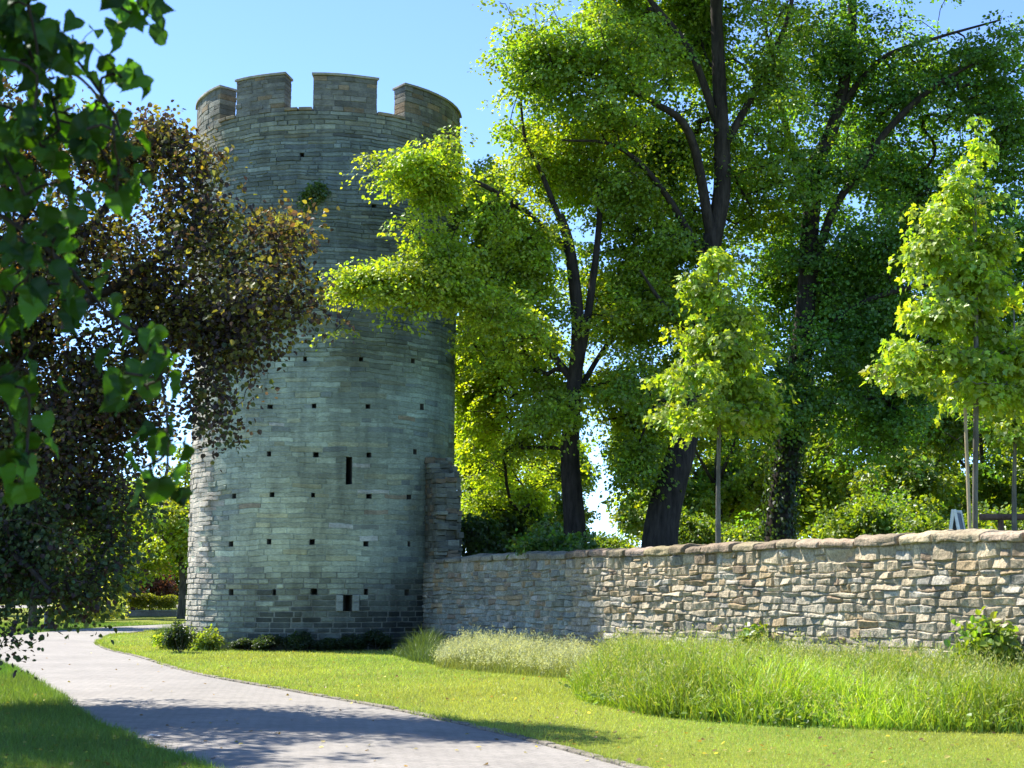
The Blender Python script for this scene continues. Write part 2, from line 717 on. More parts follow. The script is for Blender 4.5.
def ribbon(name, A, B, z, mat, nc=10):
    t = np.linspace(0, 1, nc)
    v = A[:, None, :] * (1 - t)[None, :, None] + B[:, None, :] * t[None, :, None]
    v = v + np.array([0, 0, z])
    mb = MB()
    mb.add(v.reshape(-1, 3), gridfaces(len(A), nc))
    o = mb.build(name, mat)
    o['kind'] = 'structure'
    return o


ribbon('path', LC, RC, .004, M_PATH)
sA = catmull([(-11.5, 17.5 * K, 0), (-16, 19.2 * K, 0), (-22, 20.6 * K, 0), (-32, 21.5 * K, 0)], 8)
sB = catmull([(-15.5, 26.2 * K, 0), (-19.5, 26.6 * K, 0), (-25, 27.2 * K, 0), (-33, 28 * K, 0)], 8)
ribbon('side_path', sB, sA, .008, M_PATH)
# pale road far behind the trees
fA = np.array([(-70, 70 * K, 0), (20, 78 * K, 0)], float)
fB = np.array([(-75, 84 * K, 0), (22, 92 * K, 0)], float)
ribbon('far_road', fB, fA, .006, M_PATH, 4)

# ---- kerb stones along the right edge of the path
mb = MB()
d = np.r_[0, np.cumsum(np.linalg.norm(np.diff(RC, axis=0), axis=1))]
s = 0.0
while s < d[-1] - .3:
    L = rng.uniform(.24, .42)
    p0 = np.array([np.interp(s + .008, d, RC[:, i]) for i in range(3)])
    p1 = np.array([np.interp(s + L - .008, d, RC[:, i]) for i in range(3)])
    if p0[1] > 2:
        t = unit(p1 - p0)
        nn = np.array([t[1], -t[0], 0])
        c = (p0 + p1) / 2 + nn * .05
        h = np.array([np.linalg.norm(p1 - p0) / 2, .055, .045])
        v, q = rounded_box(h, (2, 2, 2), .014)
        v = v * (1 + .05 * rng.normal(size=3))
        v = c + v[:, :1] * t + v[:, 1:2] * nn + np.array([0, 0, 1]) * (v[:, 2:3] - .014 + rng.uniform(-.006, .006))
        k = rng.uniform(.8, 1.2)
        mb.add(v, q, np.array([.2, .18, .15]) * k)
    s += L
o = mb.build('kerb', M_WALL)
o['kind'] = 'structure'

# ================================================================== TOWER
TC = np.array([-5.53, 45.0])
TR = 3.85
A13 = math.atan2(5.53, 45.0)              # direction from the tower to the camera


def tdir(phi):
    return np.stack([np.sin(A13 + phi), -np.cos(A13 + phi)], -1)


def tr(z):
    return TR - .03 * np.clip(z / 6, 0, 1) + .14 * np.clip((z - 8.5) / 4.0, 0, 1)


def tower_hit(px, py):
    """angle and height where the line of sight through a picture point meets the tower's face."""
    r = TR
    for _ in range(4):
        beta = math.atan((px - 512) / F * 1.0)
        for _ in range(3):
            bb = beta + A13
            dd = math.hypot(*TC)
            ph = math.asin(max(-1, min(1, dd * math.sin(bb) / r))) - bb
            pt = TC + r * tdir(np.array(ph))
            p = P(px, py, pt[1] / K)
            beta = math.atan2(p[0], p[1])
        r = float(tr(p[2]))
    return ph, p[2]


def tmap(ph, z, d):
    """angle, height, outward offset -> world."""
    z = np.asarray(z, float)
    z = z + (.022 * np.sin(5 * ph + z * .9) + .012 * np.sin(13 * ph + 2.3 * z) + .008 * np.sin(31 * ph + 3.1 * z)) * np.clip((z - .5) / 2.5, 0, 1) * np.clip((ZTOP - .1 - z) / .5, 0, 1)
    rr = tr(z) + d
    dd = tdir(ph)
    return np.stack([TC[0] + rr * dd[..., 0], TC[1] + rr * dd[..., 1], z], -1)


tower = thing('stone_tower', 'round grey green stone tower with a battlemented top at the end of the long wall', 'tower', (TC[0], TC[1], 0))
T0 = (TC[0], TC[1], 0)

hole_px = [(305, 359), (361, 359), (413, 361), (270, 407), (314, 407), (368, 407), (422, 408), (269, 453), (316, 453), (369, 453), (415, 453),
           (234, 497), (272, 497), (313, 497), (369, 497), (409, 498), (231, 544), (269, 544), (312, 544), (366, 544), (409, 543),
           (231, 593), (274, 594), (314, 594), (366, 594), (407, 594), (302, 155), (374, 205), (222, 160)]
ZTOP = 14.78
# course heights
zs = [0.0]
gz = np.random.default_rng(4)
while zs[-1] < ZTOP - .1:
    z = zs[-1]
    zs.append(z + (gz.uniform(.12, .165) if z < 2 else gz.uniform(.105, .165) if z < 8 else gz.uniform(.08, .15)))
zs[-1] = ZTOP
zs = np.array(zs)
holes = []                                    # (phi, half width, z0, z1)
for x, y in hole_px:
    ph, z = tower_hit(x, y)
    k = int(np.clip(np.searchsorted(zs, z) - 1, 0, len(zs) - 2))
    holes.append((ph, .062 * gz.uniform(.72, 1.3) / TR, zs[k], zs[k + 1], 'putlog_hole'))
ph, zc = tower_hit(349, 475)
z0 = zs[np.searchsorted(zs, zc - .36)]
z1 = zs[np.searchsorted(zs, zc + .34)]
holes.append((ph, .085 / TR, z0, z1, 'arrow_slit'))
ph2, zc2 = tower_hit(347.5, 605)
w0 = zs[np.searchsorted(zs, zc2 - .24)]
w1 = zs[np.searchsorted(zs, zc2 + .18)]
holes.append((ph2, .12 / TR, w0, w1, 'window'))
JW = .2 / TR                                   # jamb stones of the low window
white_px = [(273, 422), (364, 466), (363, 492), (366, 540), (330, 524)]
whites = [tower_hit(*p) for p in white_px]
warm_px = [(250, 509), (385, 497), (316, 453), (371, 514), (410, 420)]
warms = [tower_hit(*p) for p in warm_px]


def tower_col(ph, z, g):
    n = N1(np.array([math.sin(ph) * 4, math.cos(ph) * 4, z]), .8)
    n2 = N3(np.array([math.sin(ph) * 4, math.cos(ph) * 4, z * 2]), 1.3)
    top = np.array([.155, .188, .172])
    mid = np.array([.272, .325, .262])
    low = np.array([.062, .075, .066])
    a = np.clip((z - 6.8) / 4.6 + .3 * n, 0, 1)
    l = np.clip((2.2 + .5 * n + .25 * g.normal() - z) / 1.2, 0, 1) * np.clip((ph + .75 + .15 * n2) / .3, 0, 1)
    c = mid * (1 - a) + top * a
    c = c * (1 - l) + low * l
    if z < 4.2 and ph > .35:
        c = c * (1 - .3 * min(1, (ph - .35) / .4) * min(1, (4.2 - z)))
    n4 = N2(np.array([math.sin(ph) * 4 + 9, math.cos(ph) * 4, z * 1.4]), .55)
    c = c * np.array([1 + .12 * n4, 1 + .02 * n4, 1 - .11 * n4]) * (1 + .10 * N1(np.array([math.sin(ph) * 4, math.cos(ph) * 4 + 5, z * .5]), 1.6))
    k = g.uniform(0, 1)
    spread = .10 if z < 7.6 else .2
    c = c * math.exp(g.normal() * spread) * (1 + .12 * n2)
    if l > .5 and g.uniform() < .2:
        c = c * 1.9
    if k < .09:
        c = c * np.array([1.14, 1.04, .9])
    elif k < .14:
        c = c * np.array([1.0, 1.0, 1.12]) * .75
    elif k < .19:
        c = c * 1.3
    s_ = np.clip((-ph - .90 + .09 * n2 + .05 * g.normal()) / .1, 0, 1) * np.clip((9.5 - z) / 2, .35, 1)  # sunlit left strip painted in: stone turns pale beige past the terminator
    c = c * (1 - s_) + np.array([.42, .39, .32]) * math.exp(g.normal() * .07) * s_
    if z > ZTOP - .7:
        c = c * np.array([1.12, 1.02, .92])
    return c


mb = MB()
gt = np.random.default_rng(21)
for k in range(len(zs) - 1):
    a, b_ = zs[k], zs[k + 1]
    zc_ = (a + b_) / 2
    iv = []
    for (ph, hw, h0, h1, kind) in holes:
        if h0 - 1e-6 <= zc_ <= h1 + 1e-6:
            iv.append((ph - hw, ph + hw, JW if kind == 'window' else 0.0))
    iv.sort()
    # mortar ring
    edges = list(np.arange(-math.pi, math.pi + 1e-6, R(3.0)))
    for lo, hi, j in iv:
        edges = [e for e in edges if not (lo - .01 < e < hi + .01)] + [lo, hi]
    edges = np.array(sorted(edges))
    keep = np.ones(len(edges) - 1, bool)
    for lo, hi, j in iv:
        keep &= ~((edges[:-1] >= lo - 1e-9) & (edges[1:] <= hi + 1e-9))
    E0, E1 = edges[:-1][keep], edges[1:][keep]
    md = -.014 if zc_ < 2.1 else -.007 if zc_ < 7.8 else -.014
    q = np.stack([tmap(E0, np.full_like(E0, a), md), tmap(E1, np.full_like(E0, a), md), tmap(E1, np.full_like(E0, b_), md), tmap(E0, np.full_like(E0, b_), md)], 1)
    mc = np.array([.20, .215, .185]) if zc_ < 2.0 else np.array([.28, .33, .265]) + (np.array([.16, .19, .175]) - np.array([.28, .33, .265])) * min(1, max(0, (zc_ - 6.8) / 4))
    mb.add(q.reshape(-1, 3), np.arange(len(E0) * 4).reshape(-1, 4), mc)
    # stones: fill the intervals between the openings
    free = []
    cur = -math.pi
    for lo, hi, j in iv:
        free.append((cur, lo - j))
        cur = hi + j
    free.append((cur, math.pi))
    for lo, hi in free:
        x = lo
        while x < hi - 1e-4:
            L = gt.uniform(.22, .62) if zc_ < 2.2 else gt.uniform(.28, .95) if zc_ < 8 else gt.uniform(.2, .85)
            w = L / TR
            if hi - (x + w) < .2 / TR:
                w = hi - x
            x0, x1 = x, x + w
            x += w
            gap = (.015 if zc_ + .35 * math.sin(3 * x + 1) < 2.0 else .005) * gt.uniform(.5, 1.6)
            gz_ = (.013 if zc_ + .35 * math.sin(3 * x + 1) < 2.0 else .0045) * gt.uniform(.5, 1.5)
            back = abs((x0 + x1) / 2) > 2.2
            nu = 3 if back else max(3, int(w * TR / .12) + 2)
            us = np.concatenate([[x0 + gap / TR], np.linspace(x0 + (gap + .014) / TR, x1 - (gap + .014) / TR, nu - 1), [x1 - gap / TR]])
            zz = np.array([a + gz_, a + gz_ + .012, (a + b_) / 2, b_ - gz_ - .012, b_ - gz_])
            U, Z = np.meshgrid(us, zz, indexing='ij')
            zc_k, zc_ = zc_, zc_ + gt.normal() * 1.1 if zc_ > 4 else zc_
            pr = abs(gt.normal()) * ((.022 if (x0 + x1) < -1.75 else .005) if zc_ < 7.6 else .012) + .001
            D = np.full(U.shape, md - .004)
            inn = N2(np.stack([np.sin(U[1:-1, 1:-1]) * TR, np.cos(U[1:-1, 1:-1]) * TR, Z[1:-1, 1:-1] * 2], -1), 6.0)
            D[1:-1, 1:-1] = pr + ((.02 if (x0 + x1) < -1.75 else .005) if zc_ < 7.6 else .010) * inn + gt.normal() * .003 * np.linspace(-1, 1, len(us) - 2)[:, None]
            Z = Z + .006 * gt.normal(size=(U.shape[0], 1)) * np.array([0, 1, 1, 1, 0])
            zc_ = zc_k
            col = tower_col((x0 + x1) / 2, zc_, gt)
            for wp, wz in whites:
                if a <= wz <= b_ and x0 <= wp <= x1:
                    col = np.array([.42, .43, .38])
            for wp, wz in warms:
                if a <= wz <= b_ and x0 <= wp <= x1:
                    col = np.array([.27, .235, .165])
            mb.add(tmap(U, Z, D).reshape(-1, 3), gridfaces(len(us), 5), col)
mb.build('wall', M_TOWER, tower, T0)

for (ph, hw, h0, h1, kind) in holes:
    m_ = MB()
    o0, o1 = .0, -.75 if kind != 'putlog_hole' else -.45
    c = {}
    for iu, u in enumerate((ph - hw, ph + hw)):
        for iz, z in enumerate((h0, h1)):
            for idp, dd in enumerate((o0, o1)):
                c[iu, iz, idp] = tmap(np.array(u), np.array(z), dd)
    idx = {k_: i for i, k_ in enumerate(c)}
    V = np.array(list(c.values()))
    fs = [[(0, 0, 0), (0, 0, 1), (0, 1, 1), (0, 1, 0)], [(1, 0, 1), (1, 0, 0), (1, 1, 0), (1, 1, 1)], [(0, 0, 0), (1, 0, 0), (1, 0, 1), (0, 0, 1)],
          [(0, 1, 1), (1, 1, 1), (1, 1, 0), (0, 1, 0)], [(0, 0, 1), (1, 0, 1), (1, 1, 1), (0, 1, 1)]]
    m_.add(V, [[idx[k_] for k_ in f] for f in fs], (.09, .095, .085))
    ho = m_.build(kind, M_TOWER, tower, T0)
    if kind == 'window':
        ho['label'] = 'small low window opening between pale jamb stones'
        for sgn in (-1, 1):
            m_ = MB()
            e0, e1 = ph + sgn * (hw + .002), ph + sgn * (hw + JW - .004)
            lo, hi = min(e0, e1), max(e0, e1)
            for (za, zb_) in ((h0 + .004, h0 + (h1 - h0) * .55), (h0 + (h1 - h0) * .57, h1 - .004)):
                v, q = rounded_box(((hi - lo) / 2 * TR, .06, (zb_ - za) / 2), (3, 2, 3), .012)
                v[:, 1] += N2(v * 9) * .005
                vv = tmap((lo + hi) / 2 + v[:, 0] / TR, (za + zb_) / 2 + v[:, 2], .0 + v[:, 1])
                m_.add(vv, q, np.array([.29, .32, .28]) * rng.uniform(.9, 1.1))
            m_.build('jamb', M_TOWER, ho, T0)
    if kind == 'arrow_slit':
        ho['label'] = 'tall narrow arrow slit half way up the tower'

# ---- battlements: ten merlons and the sills between them
MER0 = R(-8.0)
TH = .55
MERLONS = [(-86, -52), (-41.8, -18.6), (-7.0, 19.3), (32, 82), (94, 118), (130, 154), (166, 190), (202, 226), (238, 262)]
for i, (g0, g1) in enumerate(MERLONS):
    a0, a1 = R(g0), R(g1)
    m_ = MB()
    gm = np.random.default_rng(100 + i)
    zt = ZTOP + 1.03 + gm.uniform(-.03, .03)
    # mortar core
    us = np.linspace(a0 + .004, a1 - .004, 9)
    for (fu, fz, fd) in (('u', 'z', -.015), ('u', 'z', -TH + .015)):
        U, Z = np.meshgrid(us, [ZTOP - .02, zt - .03], indexing='ij')
        m_.add(tmap(U, Z, np.full(U.shape, fd)).reshape(-1, 3), gridfaces(9, 2, fd < -.1), (.16, .165, .145))
    for u, fl in ((a0 + .004, True), (a1 - .004, False)):
        D, Z = np.meshgrid([-.015, -TH + .015], [ZTOP - .02, zt - .03], indexing='ij')
        m_.add(tmap(np.full(D.shape, u), Z, D).reshape(-1, 3), gridfaces(2, 2, fl), (.16, .165, .145))
    z = ZTOP
    while z < zt - .02:
        h = gm.uniform(.1, .17)
        if zt - (z + h) < .08:
            h = zt - z
        x = a0
        while x < a1 - 1e-4:
            w = gm.uniform(.2, .6) / TR
            if a1 - (x + w) < .18 / TR:
                w = a1 - x
            v, q = rounded_box((w / 2 * TR - .004, TH / 2, h / 2 - .004), (max(2, int(w * TR / .15)), 4, 3), .012)
            sh = gm.normal() * .008
            v = v + .009 * N2(v + gm.uniform(0, 30, 3), 7.0)[:, None] * np.array([.3, 1, .3])
            vv = tmap(x + w / 2 + v[:, 0] / TR, z + h / 2 + v[:, 2], -TH / 2 + v[:, 1] + sh)
            k_ = gm.uniform()
            cc = np.array([.17, .172, .148]) * math.exp(gm.normal() * .2)
            if k_ < .22:
                cc = np.array([.24, .19, .125]) * gm.uniform(.8, 1.2)
            m_.add(vv, q, cc)
            x += w
        z += h
    me_ = m_.build('merlon', M_TOWER, tower, T0)
    m_ = MB()
    v, q = rounded_box(((a1 - a0) / 2 * TR + .035, TH / 2 + .05, .035), (10, 4, 2), .012)
    v[:, 2] += .006 * N2(v + i, 5.0)
    vv = tmap((a0 + a1) / 2 + v[:, 0] / TR, zt + .036 + v[:, 2], -TH / 2 + v[:, 1])
    m_.add(vv, q, np.array([.32, .31, .26]))
    m_.build('capstone', M_TOWER, me_, T0)
    # sill between this merlon and the next
    b0, b1 = a1 + .003, (R(MERLONS[i + 1][0]) if i < 8 else R(274)) - .003
    m_ = MB()
    mid = (b0 + b1) / 2
    for e0, e1 in ((b0, mid + gm.normal() * .01 - .001), (mid + .004, b1)):
        v, q = rounded_box(((e1 - e0) / 2 * TR - .002, TH / 2 + .045, .045), (4, 4, 2), .015)
        v[:, 2] += .006 * N2(v + i * 3, 5.0)
        vv = tmap((e0 + e1) / 2 + v[:, 0] / TR, ZTOP + .046 + v[:, 2], -TH / 2 + .02 + v[:, 1])
        m_.add(vv, q, np.array([.27, .225, .155]) * gm.uniform(.85, 1.1))
    m_.build('sill', M_TOWER, tower, T0)
# inner face and roof deck
m_ = MB()
us = np.linspace(-math.pi, math.pi, 65)
U, Z = np.meshgrid(us, [13.6, ZTOP - .001], indexing='ij')
m_.add(tmap(U, Z, np.full(U.shape, -TH)).reshape(-1, 3), gridfaces(65, 2, True), (.2, .19, .16))
U, D = np.meshgrid(us, [-TH, .0], indexing='ij')
m_.add(tmap(U, np.full(U.shape, ZTOP - .002), D).reshape(-1, 3), gridfaces(65, 2), (.2, .19, .16))
ring = tmap(us[:-1], np.full(64, 13.6), np.full(64, -TH))
m_.add(np.vstack([ring, [[TC[0], TC[1], 13.65]]]), [[i, (i + 1) % 64, 64] for i in range(64)], (.2, .19, .17))
m_.build('roof_deck', M_TOWER, tower, T0)

# ================================================================== LONG RUBBLE WALL
WA = np.array([-2.46, 42.7])
WD = np.array([.429, -.904])
WD = WD / np.linalg.norm(WD)
WN = np.array([WD[1], -WD[0]])                 # towards the camera side
WH = 2.31


def wpt(u, z, d):
    u, z, d = np.broadcast_arrays(u, z, d)
    return np.stack([WA[0] + WD[0] * u + WN[0] * d, WA[1] + WD[1] * u + WN[1] * d, z], -1)


def wtop(u):
    return WH + .014 * np.sin(u * .4) + .008 * np.sin(u * 1.2 + 1)


wall = thing('rubble_wall', 'long low rubble stone wall with rough coping running from the tower past the tall grass', 'wall', (WA[0], WA[1], 0))
W0 = (WA[0], WA[1], 0)
mb = MB()
gw = np.random.default_rng(33)
U0, U1 = -1.6, 31.0
us = np.arange(U0, U1 + .01, .5)
# mortar bed
U, Z = np.meshgrid(us, np.linspace(0, 1, 6), indexing='ij')
Zz = Z * (wtop(U) + .02)
mb.add(wpt(U, Zz, -.021 + .006 * N1(np.stack([U, Zz, Zz * 0], -1), 4)).reshape(-1, 3), gridfaces(len(us), 6), (.34, .30, .22))
mb.add(wpt(U, Zz, -.62).reshape(-1, 3), gridfaces(len(us), 6, True), (.25, .225, .18))
for u, fl in ((U0, True), (U1, False)):
    D, Z = np.meshgrid([-.035, -.62], [0, WH], indexing='ij')
    mb.add(wpt(np.full(D.shape, u), Z, D).reshape(-1, 3), gridfaces(2, 2, fl), (.25, .225, .18))


def bed(t, u):
    """bed joint line number t (0..n) at u: wavy courses."""
    return .016 * np.sin(u * 1.3 + t * 2.1) + .014 * np.sin(u * 3.1 + t * 1.3) + .012 * np.sin(u * 7.3 + t * 4.0)


zl = [0.0]
while zl[-1] < WH - .12:
    zl.append(zl[-1] + gw.uniform(.095, .175))
zl[-1] = WH
nl = len(zl) - 1


def wall_stone(u0, u1, t0, t1, f0, f1, rough, prot, col):
    """stone between bed lines (given as functions) with ragged face."""
    g_ = gw
    nu = max(5, int((u1 - u0) / .05) + 2)
    nz = 8
    gap = g_.uniform(.0005, .004)
    S, T = np.meshgrid(np.linspace(0, 1, nu), np.linspace(0, 1, nz), indexing='ij')
    # irregular corners
    sk = g_.normal(size=4) * .018
    Ua = u0 + gap + (u1 - u0 - 2 * gap) * S
    zlo, zhi = f0(Ua) + gap, f1(Ua) - gap
    Zb = zlo + (zhi - zlo) * T
    Ua = Ua + (sk[0] * (1 - T) + sk[1] * T) * (1 - S) * .6 + (sk[2] * (1 - T) + sk[3] * T) * S * .6
    # edge distance -> rounded profile
    du = np.minimum(S, 1 - S) * (u1 - u0)
    dz = np.minimum(T, 1 - T) * np.maximum(zhi - zlo, .02)
    e = np.clip(np.minimum(du, dz) / g_.uniform(.010, .034), 0, 1)
    prof = np.sqrt(np.maximum(0, 1 - (1 - e) ** 2))
    off = g_.uniform(0, 40, 3)
    p3 = np.stack([Ua, Zb, Ua * 0], -1) + off
    n = N1(p3, 7.0) * .6 + N2(p3, 19.0) * .42 + N3(p3, 45.0) * .2
    tilt = g_.normal() * .012 * (S - .5) + g_.normal() * .014 * (T - .5)
    D = -.028 + prof * (.028 + prot + tilt * 2.0) + prof * n * rough
    mb.add(wpt(Ua, Zb, D).reshape(-1, 3), gridfaces(nu, nz), col)


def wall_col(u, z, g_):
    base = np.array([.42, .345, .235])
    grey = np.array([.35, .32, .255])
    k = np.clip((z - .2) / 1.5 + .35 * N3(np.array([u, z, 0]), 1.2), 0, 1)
    if u < 8.5:  # tower's cast shadow painted in: darker, greener stone up to its edge
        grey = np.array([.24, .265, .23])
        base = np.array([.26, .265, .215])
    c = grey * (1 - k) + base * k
    r = g_.uniform()
    if r < .10:
        c = np.array([.36, .275, .165])
    elif r < .17:
        c = np.array([.22, .21, .18])
    elif r < .25:
        c = np.array([.37, .34, .28])
    elif r < .30:
        c = np.array([.29, .22, .15])
    return c * math.exp(g_.normal() * .11)


for k in range(nl):
    u = U0 - gw.uniform(0, .3)
    h = zl[k + 1] - zl[k]
    lo = (lambda U_, k=k: zl[k] + (bed(k, U_) if 0 < k < nl else 0 * U_))
    hi = (lambda U_, k=k: zl[k + 1] + (bed(k + 1, U_) if k + 1 < nl else 0 * U_ + wtop(U_) - WH))
    while u < U1:
        near = u > 4
        w = gw.choice([gw.uniform(.14, .3), gw.uniform(.26, .5), gw.uniform(.45, .8)], p=[.3, .48, .22])
        mid = (lambda U_, lo=lo, hi=hi, f=gw.uniform(.38, .62): lo(U_) * (1 - f) + hi(U_) * f)
        args = dict(rough=.021 if u > 8 else .012)
        if h > .145 and gw.uniform() < .4:
            x = u
            for (f0, f1) in ((lo, mid), (mid, hi)):
                x = u
                while x < u + w - .02:
                    ww = gw.uniform(.2, .45)
                    if u + w - (x + ww) < .1:
                        ww = u + w - x
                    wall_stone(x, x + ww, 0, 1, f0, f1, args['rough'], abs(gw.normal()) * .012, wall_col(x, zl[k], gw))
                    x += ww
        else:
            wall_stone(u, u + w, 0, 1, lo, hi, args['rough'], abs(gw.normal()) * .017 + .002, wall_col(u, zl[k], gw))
        u += w
mb.build('masonry', M_WALL, wall, W0)
# coping stones
u = .95
i = 0
while u < U1:
    w = gw.uniform(.5, 1.25)
    m_ = MB()
    hh = gw.uniform(.072, .10)
    v, q = rounded_box((w / 2 - .022, .37, hh), (max(5, int(w / .06)), 9, 5), .03)
    off = gw.uniform(0, 50, 3)
    v = v + (N1(v + off, 4.0) * .012 + N2(v + off, 14.0) * .020 + N3(v + off, 33.0) * .008)[:, None] * np.array([.5, 1, .9])
    v[:, 2] -= .06 * np.abs(v[:, 1] / .37) ** 3 * (v[:, 2] > 0)
    ang = gw.normal() * .02
    v[:, 2] += v[:, 0] * ang
    uu = u + w / 2 + v[:, 0]
    vv = wpt(uu, wtop(uu) + hh - .012 + v[:, 2] + abs(gw.normal()) * .014, -.3 + v[:, 1] + gw.normal() * .02)
    cc = np.array([.27, .215, .15]) * math.exp(gw.normal() * .24) * np.array([1, 1 + gw.normal() * .03, 1 + gw.normal() * .09])
    if u < 8.5:  # coping colour also carries the tower's painted shadow
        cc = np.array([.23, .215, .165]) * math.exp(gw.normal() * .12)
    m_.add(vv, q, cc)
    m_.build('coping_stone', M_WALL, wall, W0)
    u += w
    i += 1

# ---- torn-off stub of the former higher wall on the tower's flank (part of the tower)
m_ = MB()
gs = np.random.default_rng(8)
for dmid, dh in ((-.16, .15), (-.48, .17), (-.70, .07)):
    z = 2.2
    while z < 5.25:
        h = gs.uniform(.08, .19)
        t = (z - 2.2) / 3.1
        ue = .84 - .12 * t + gs.normal() * .07
        if t > .75:
            ue -= (t - .75) * 4 * .9
        u = -1.0
        while u < ue - .04:
            w = min(gs.uniform(.14, .38), ue - u)
            v, q = rounded_box((w / 2 - .003, dh + .004, h / 2 - .002), (max(4, int(w / .06)), 5, 4), .018)
            off = gs.uniform(0, 50, 3)
            v = v + (N1(v + off, 6.0) * .016 + N2(v + off, 15.0) * .016 + N3(v + off, 34.0) * .006)[:, None] * np.array([1, 1, .6])
            vv = wpt(u + w / 2 + v[:, 0], z + h / 2 + v[:, 2], dmid - .06 + v[:, 1] + gs.normal() * .014)
            cc = np.array([.13, .142, .118]) * math.exp(gs.normal() * .26)
            if gs.uniform() < .22:
                cc = np.array([.17, .14, .098])
            m_.add(vv, q, cc)
            u += w
        z += h
zz = np.array([2.2, 4.4])
D, Z = np.meshgrid([-.08, -.72], zz, indexing='ij')
m_.add(wpt(np.full(D.shape, .55), Z, D).reshape(-1, 3), gridfaces(2, 2), (.15, .15, .12))
U, Z = np.meshgrid([-1, .55], zz, indexing='ij')
m_.add(wpt(U, Z, np.full(U.shape, -.08)).reshape(-1, 3), gridfaces(2, 2), (.12, .12, .1))
so_ = m_.build('wall_stub', M_TOWER, tower, T0)
so_['label'] = 'ragged dark stub of a torn off higher wall'

# ================================================================== RAISED BANK BEHIND THE WALL
us = np.concatenate([np.arange(-10, 50, 1.0), np.arange(50, 110, 5)])
vs = np.concatenate([np.arange(.5, 40, 1.4), np.arange(40, 110, 5)])
U, V = np.meshgrid(us, vs, indexing='ij')
sm = np.clip((U + 9) / 10, 0, 1)
sm = sm * sm * (3 - 2 * sm)
sm2 = np.clip((100 - V) / 12, 0, 1)
pts = wpt(U, np.zeros_like(U), -V)
pts[..., 2] = 2.15 * sm * sm2 + .06 * N1(pts, .8) * sm - .05
mb = MB()
mb.add(pts.reshape(-1, 3), gridfaces(len(us), len(vs)))
o = mb.build('bank', M_GROUND, smooth=True)
o['kind'] = 'structure'
BZ = 2.1


def below(p, z=BZ):
    return np.array([p[0], p[1], z])


# ================================================================== TREES
GREEN_D = (.140, .195, .022)
GREEN_E = (.096, .152, .020)
GREEN_F = (.054, .114, .021)
GREEN_Y = (.145, .200, .025)

# --- light green tree in front of the tower's right flank
def tree_beside_tower():
    Y = 22.6
    base = below(P(576, 556, Y))
    t = Tree(41)
    t.limb([base, P(574, 520, Y), P(570, 460, Y), P(573, 400, Y), P(578, 330, Y), P(570, 250, Y), P(560, 215, Y)], .36, .13, okfrom=.25, sides=14)
    t.limb([P(573, 395, Y), P(590, 300, Y), P(600, 200, Y + .3), P(590, 110, Y + .5)], .16, .05)
    t.limb([P(562, 225, Y), P(541, 172, Y), P(525, 138, Y), P(520, 90, Y)], .10, .03)
    t.limb([P(566, 250, Y), P(530, 215, Y + 0.09), P(492, 190, Y - 1.36), P(455, 172, Y - 2.35), P(415, 152, Y - 2.6)], .12, .03)
    t.limb([P(573, 380, Y), P(530, 330, Y + 0.12), P(480, 300, Y - 1.55), P(420, 280, Y - 2.35), P(370, 280, Y - 2.6)], .12, .03)
    t.limb([P(573, 400, Y), P(610, 340, Y + .4), P(640, 310, Y + .7)], .10, .03)
    bl = [blob(412, 160, 44, 24, Y - 2.6, 1.0, .9), blob(388, 140, 20, 14, Y - 2.6, .5, .6), blob(440, 185, 26, 18, Y - 2.35, .6, .6), blob(500, 250, 40, 60, Y + .8, None, 1.8), blob(530, 250, 40, 50, Y - .5, None, 1.2), blob(480, 215, 30, 40, Y - 1.2, None, .8), blob(618, 370, 28, 55, Y + .8, None, .9), blob(470, 420, 26, 90, Y + 3.0, None, 1.4), blob(545, 290, 85, 180, Y + .6, None, 2.2), blob(600, 300, 70, 170, Y + .6, None, 2.0), blob(578, 365, 34, 34, Y - .7, None, .8), blob(560, 410, 26, 22, Y - .6, None, .4), blob(632, 440, 26, 46, Y + .8, None, 1.0), blob(500, 415, 50, 95, Y + 2.8, None, 1.8), blob(505, 280, 55, 60, Y + .3, None, 1.8), blob(480, 350, 36, 70, Y + 2.8, None, 1.5), blob(535, 420, 36, 50, Y + .9, None, 1.0), blob(480, 480, 30, 50, Y + 2.8, None, 1.0),
          blob(400, 285, 62, 40, Y - 2.6, 1.0, 1.5), blob(362, 278, 28, 24, Y - 2.7, .5, .7), blob(445, 250, 40, 40, Y - 2.35, .8, 1.3), blob(470, 300, 40, 36, Y - 2.2, 1.2, 1.2),
          blob(500, 375, 52, 60, Y + 2.8, None, 1.8), blob(484, 440, 34, 60, Y + 2.8, None, 1.6), blob(515, 460, 45, 52, Y + 2.8, None, 1.6), blob(478, 500, 24, 26, Y + 2.8, None, .8), blob(525, 500, 20, 22, Y + 2.8, None, .5), blob(470, 390, 22, 40, Y + 2.8, None, .8), blob(480, 345, 34, 34, Y + 2.8, None, 1.1), blob(530, 350, 40, 40, Y + 2.8, None, 1.2),
          blob(520, 285, 75, 60, Y + 0.12, None, 1.8), blob(525, 130, 45, 60, Y, None, 1.2), blob(490, 200, 40, 40, Y + 0.18, None, 1.0),
          blob(585, 180, 50, 90, Y + .5, None, 1.6), blob(600, 330, 50, 70, Y + .4, None, 1.8), blob(550, 380, 55, 40, Y + .3, None, 1.4), blob(630, 300, 35, 50, Y + .6, None, 1.4)]
    t.crown(bl, 2200, tail=.32, gap=.46, freq=.8, shell=.55, seed=5)
    return make_tree('maple_tree', 'spreading light green maple whose boughs reach across the right side of the tower', 'tree', base, t, M_BARK, M_LEAF,
                     dict(rtip=.010, expo=.42), dict(per=80, spread=.54, size=.098, tint=GREEN_D, tmpl=T_LEAF, flat=.11, jit=.28, var=.22, warm=.10), None)


tree_beside_tower()


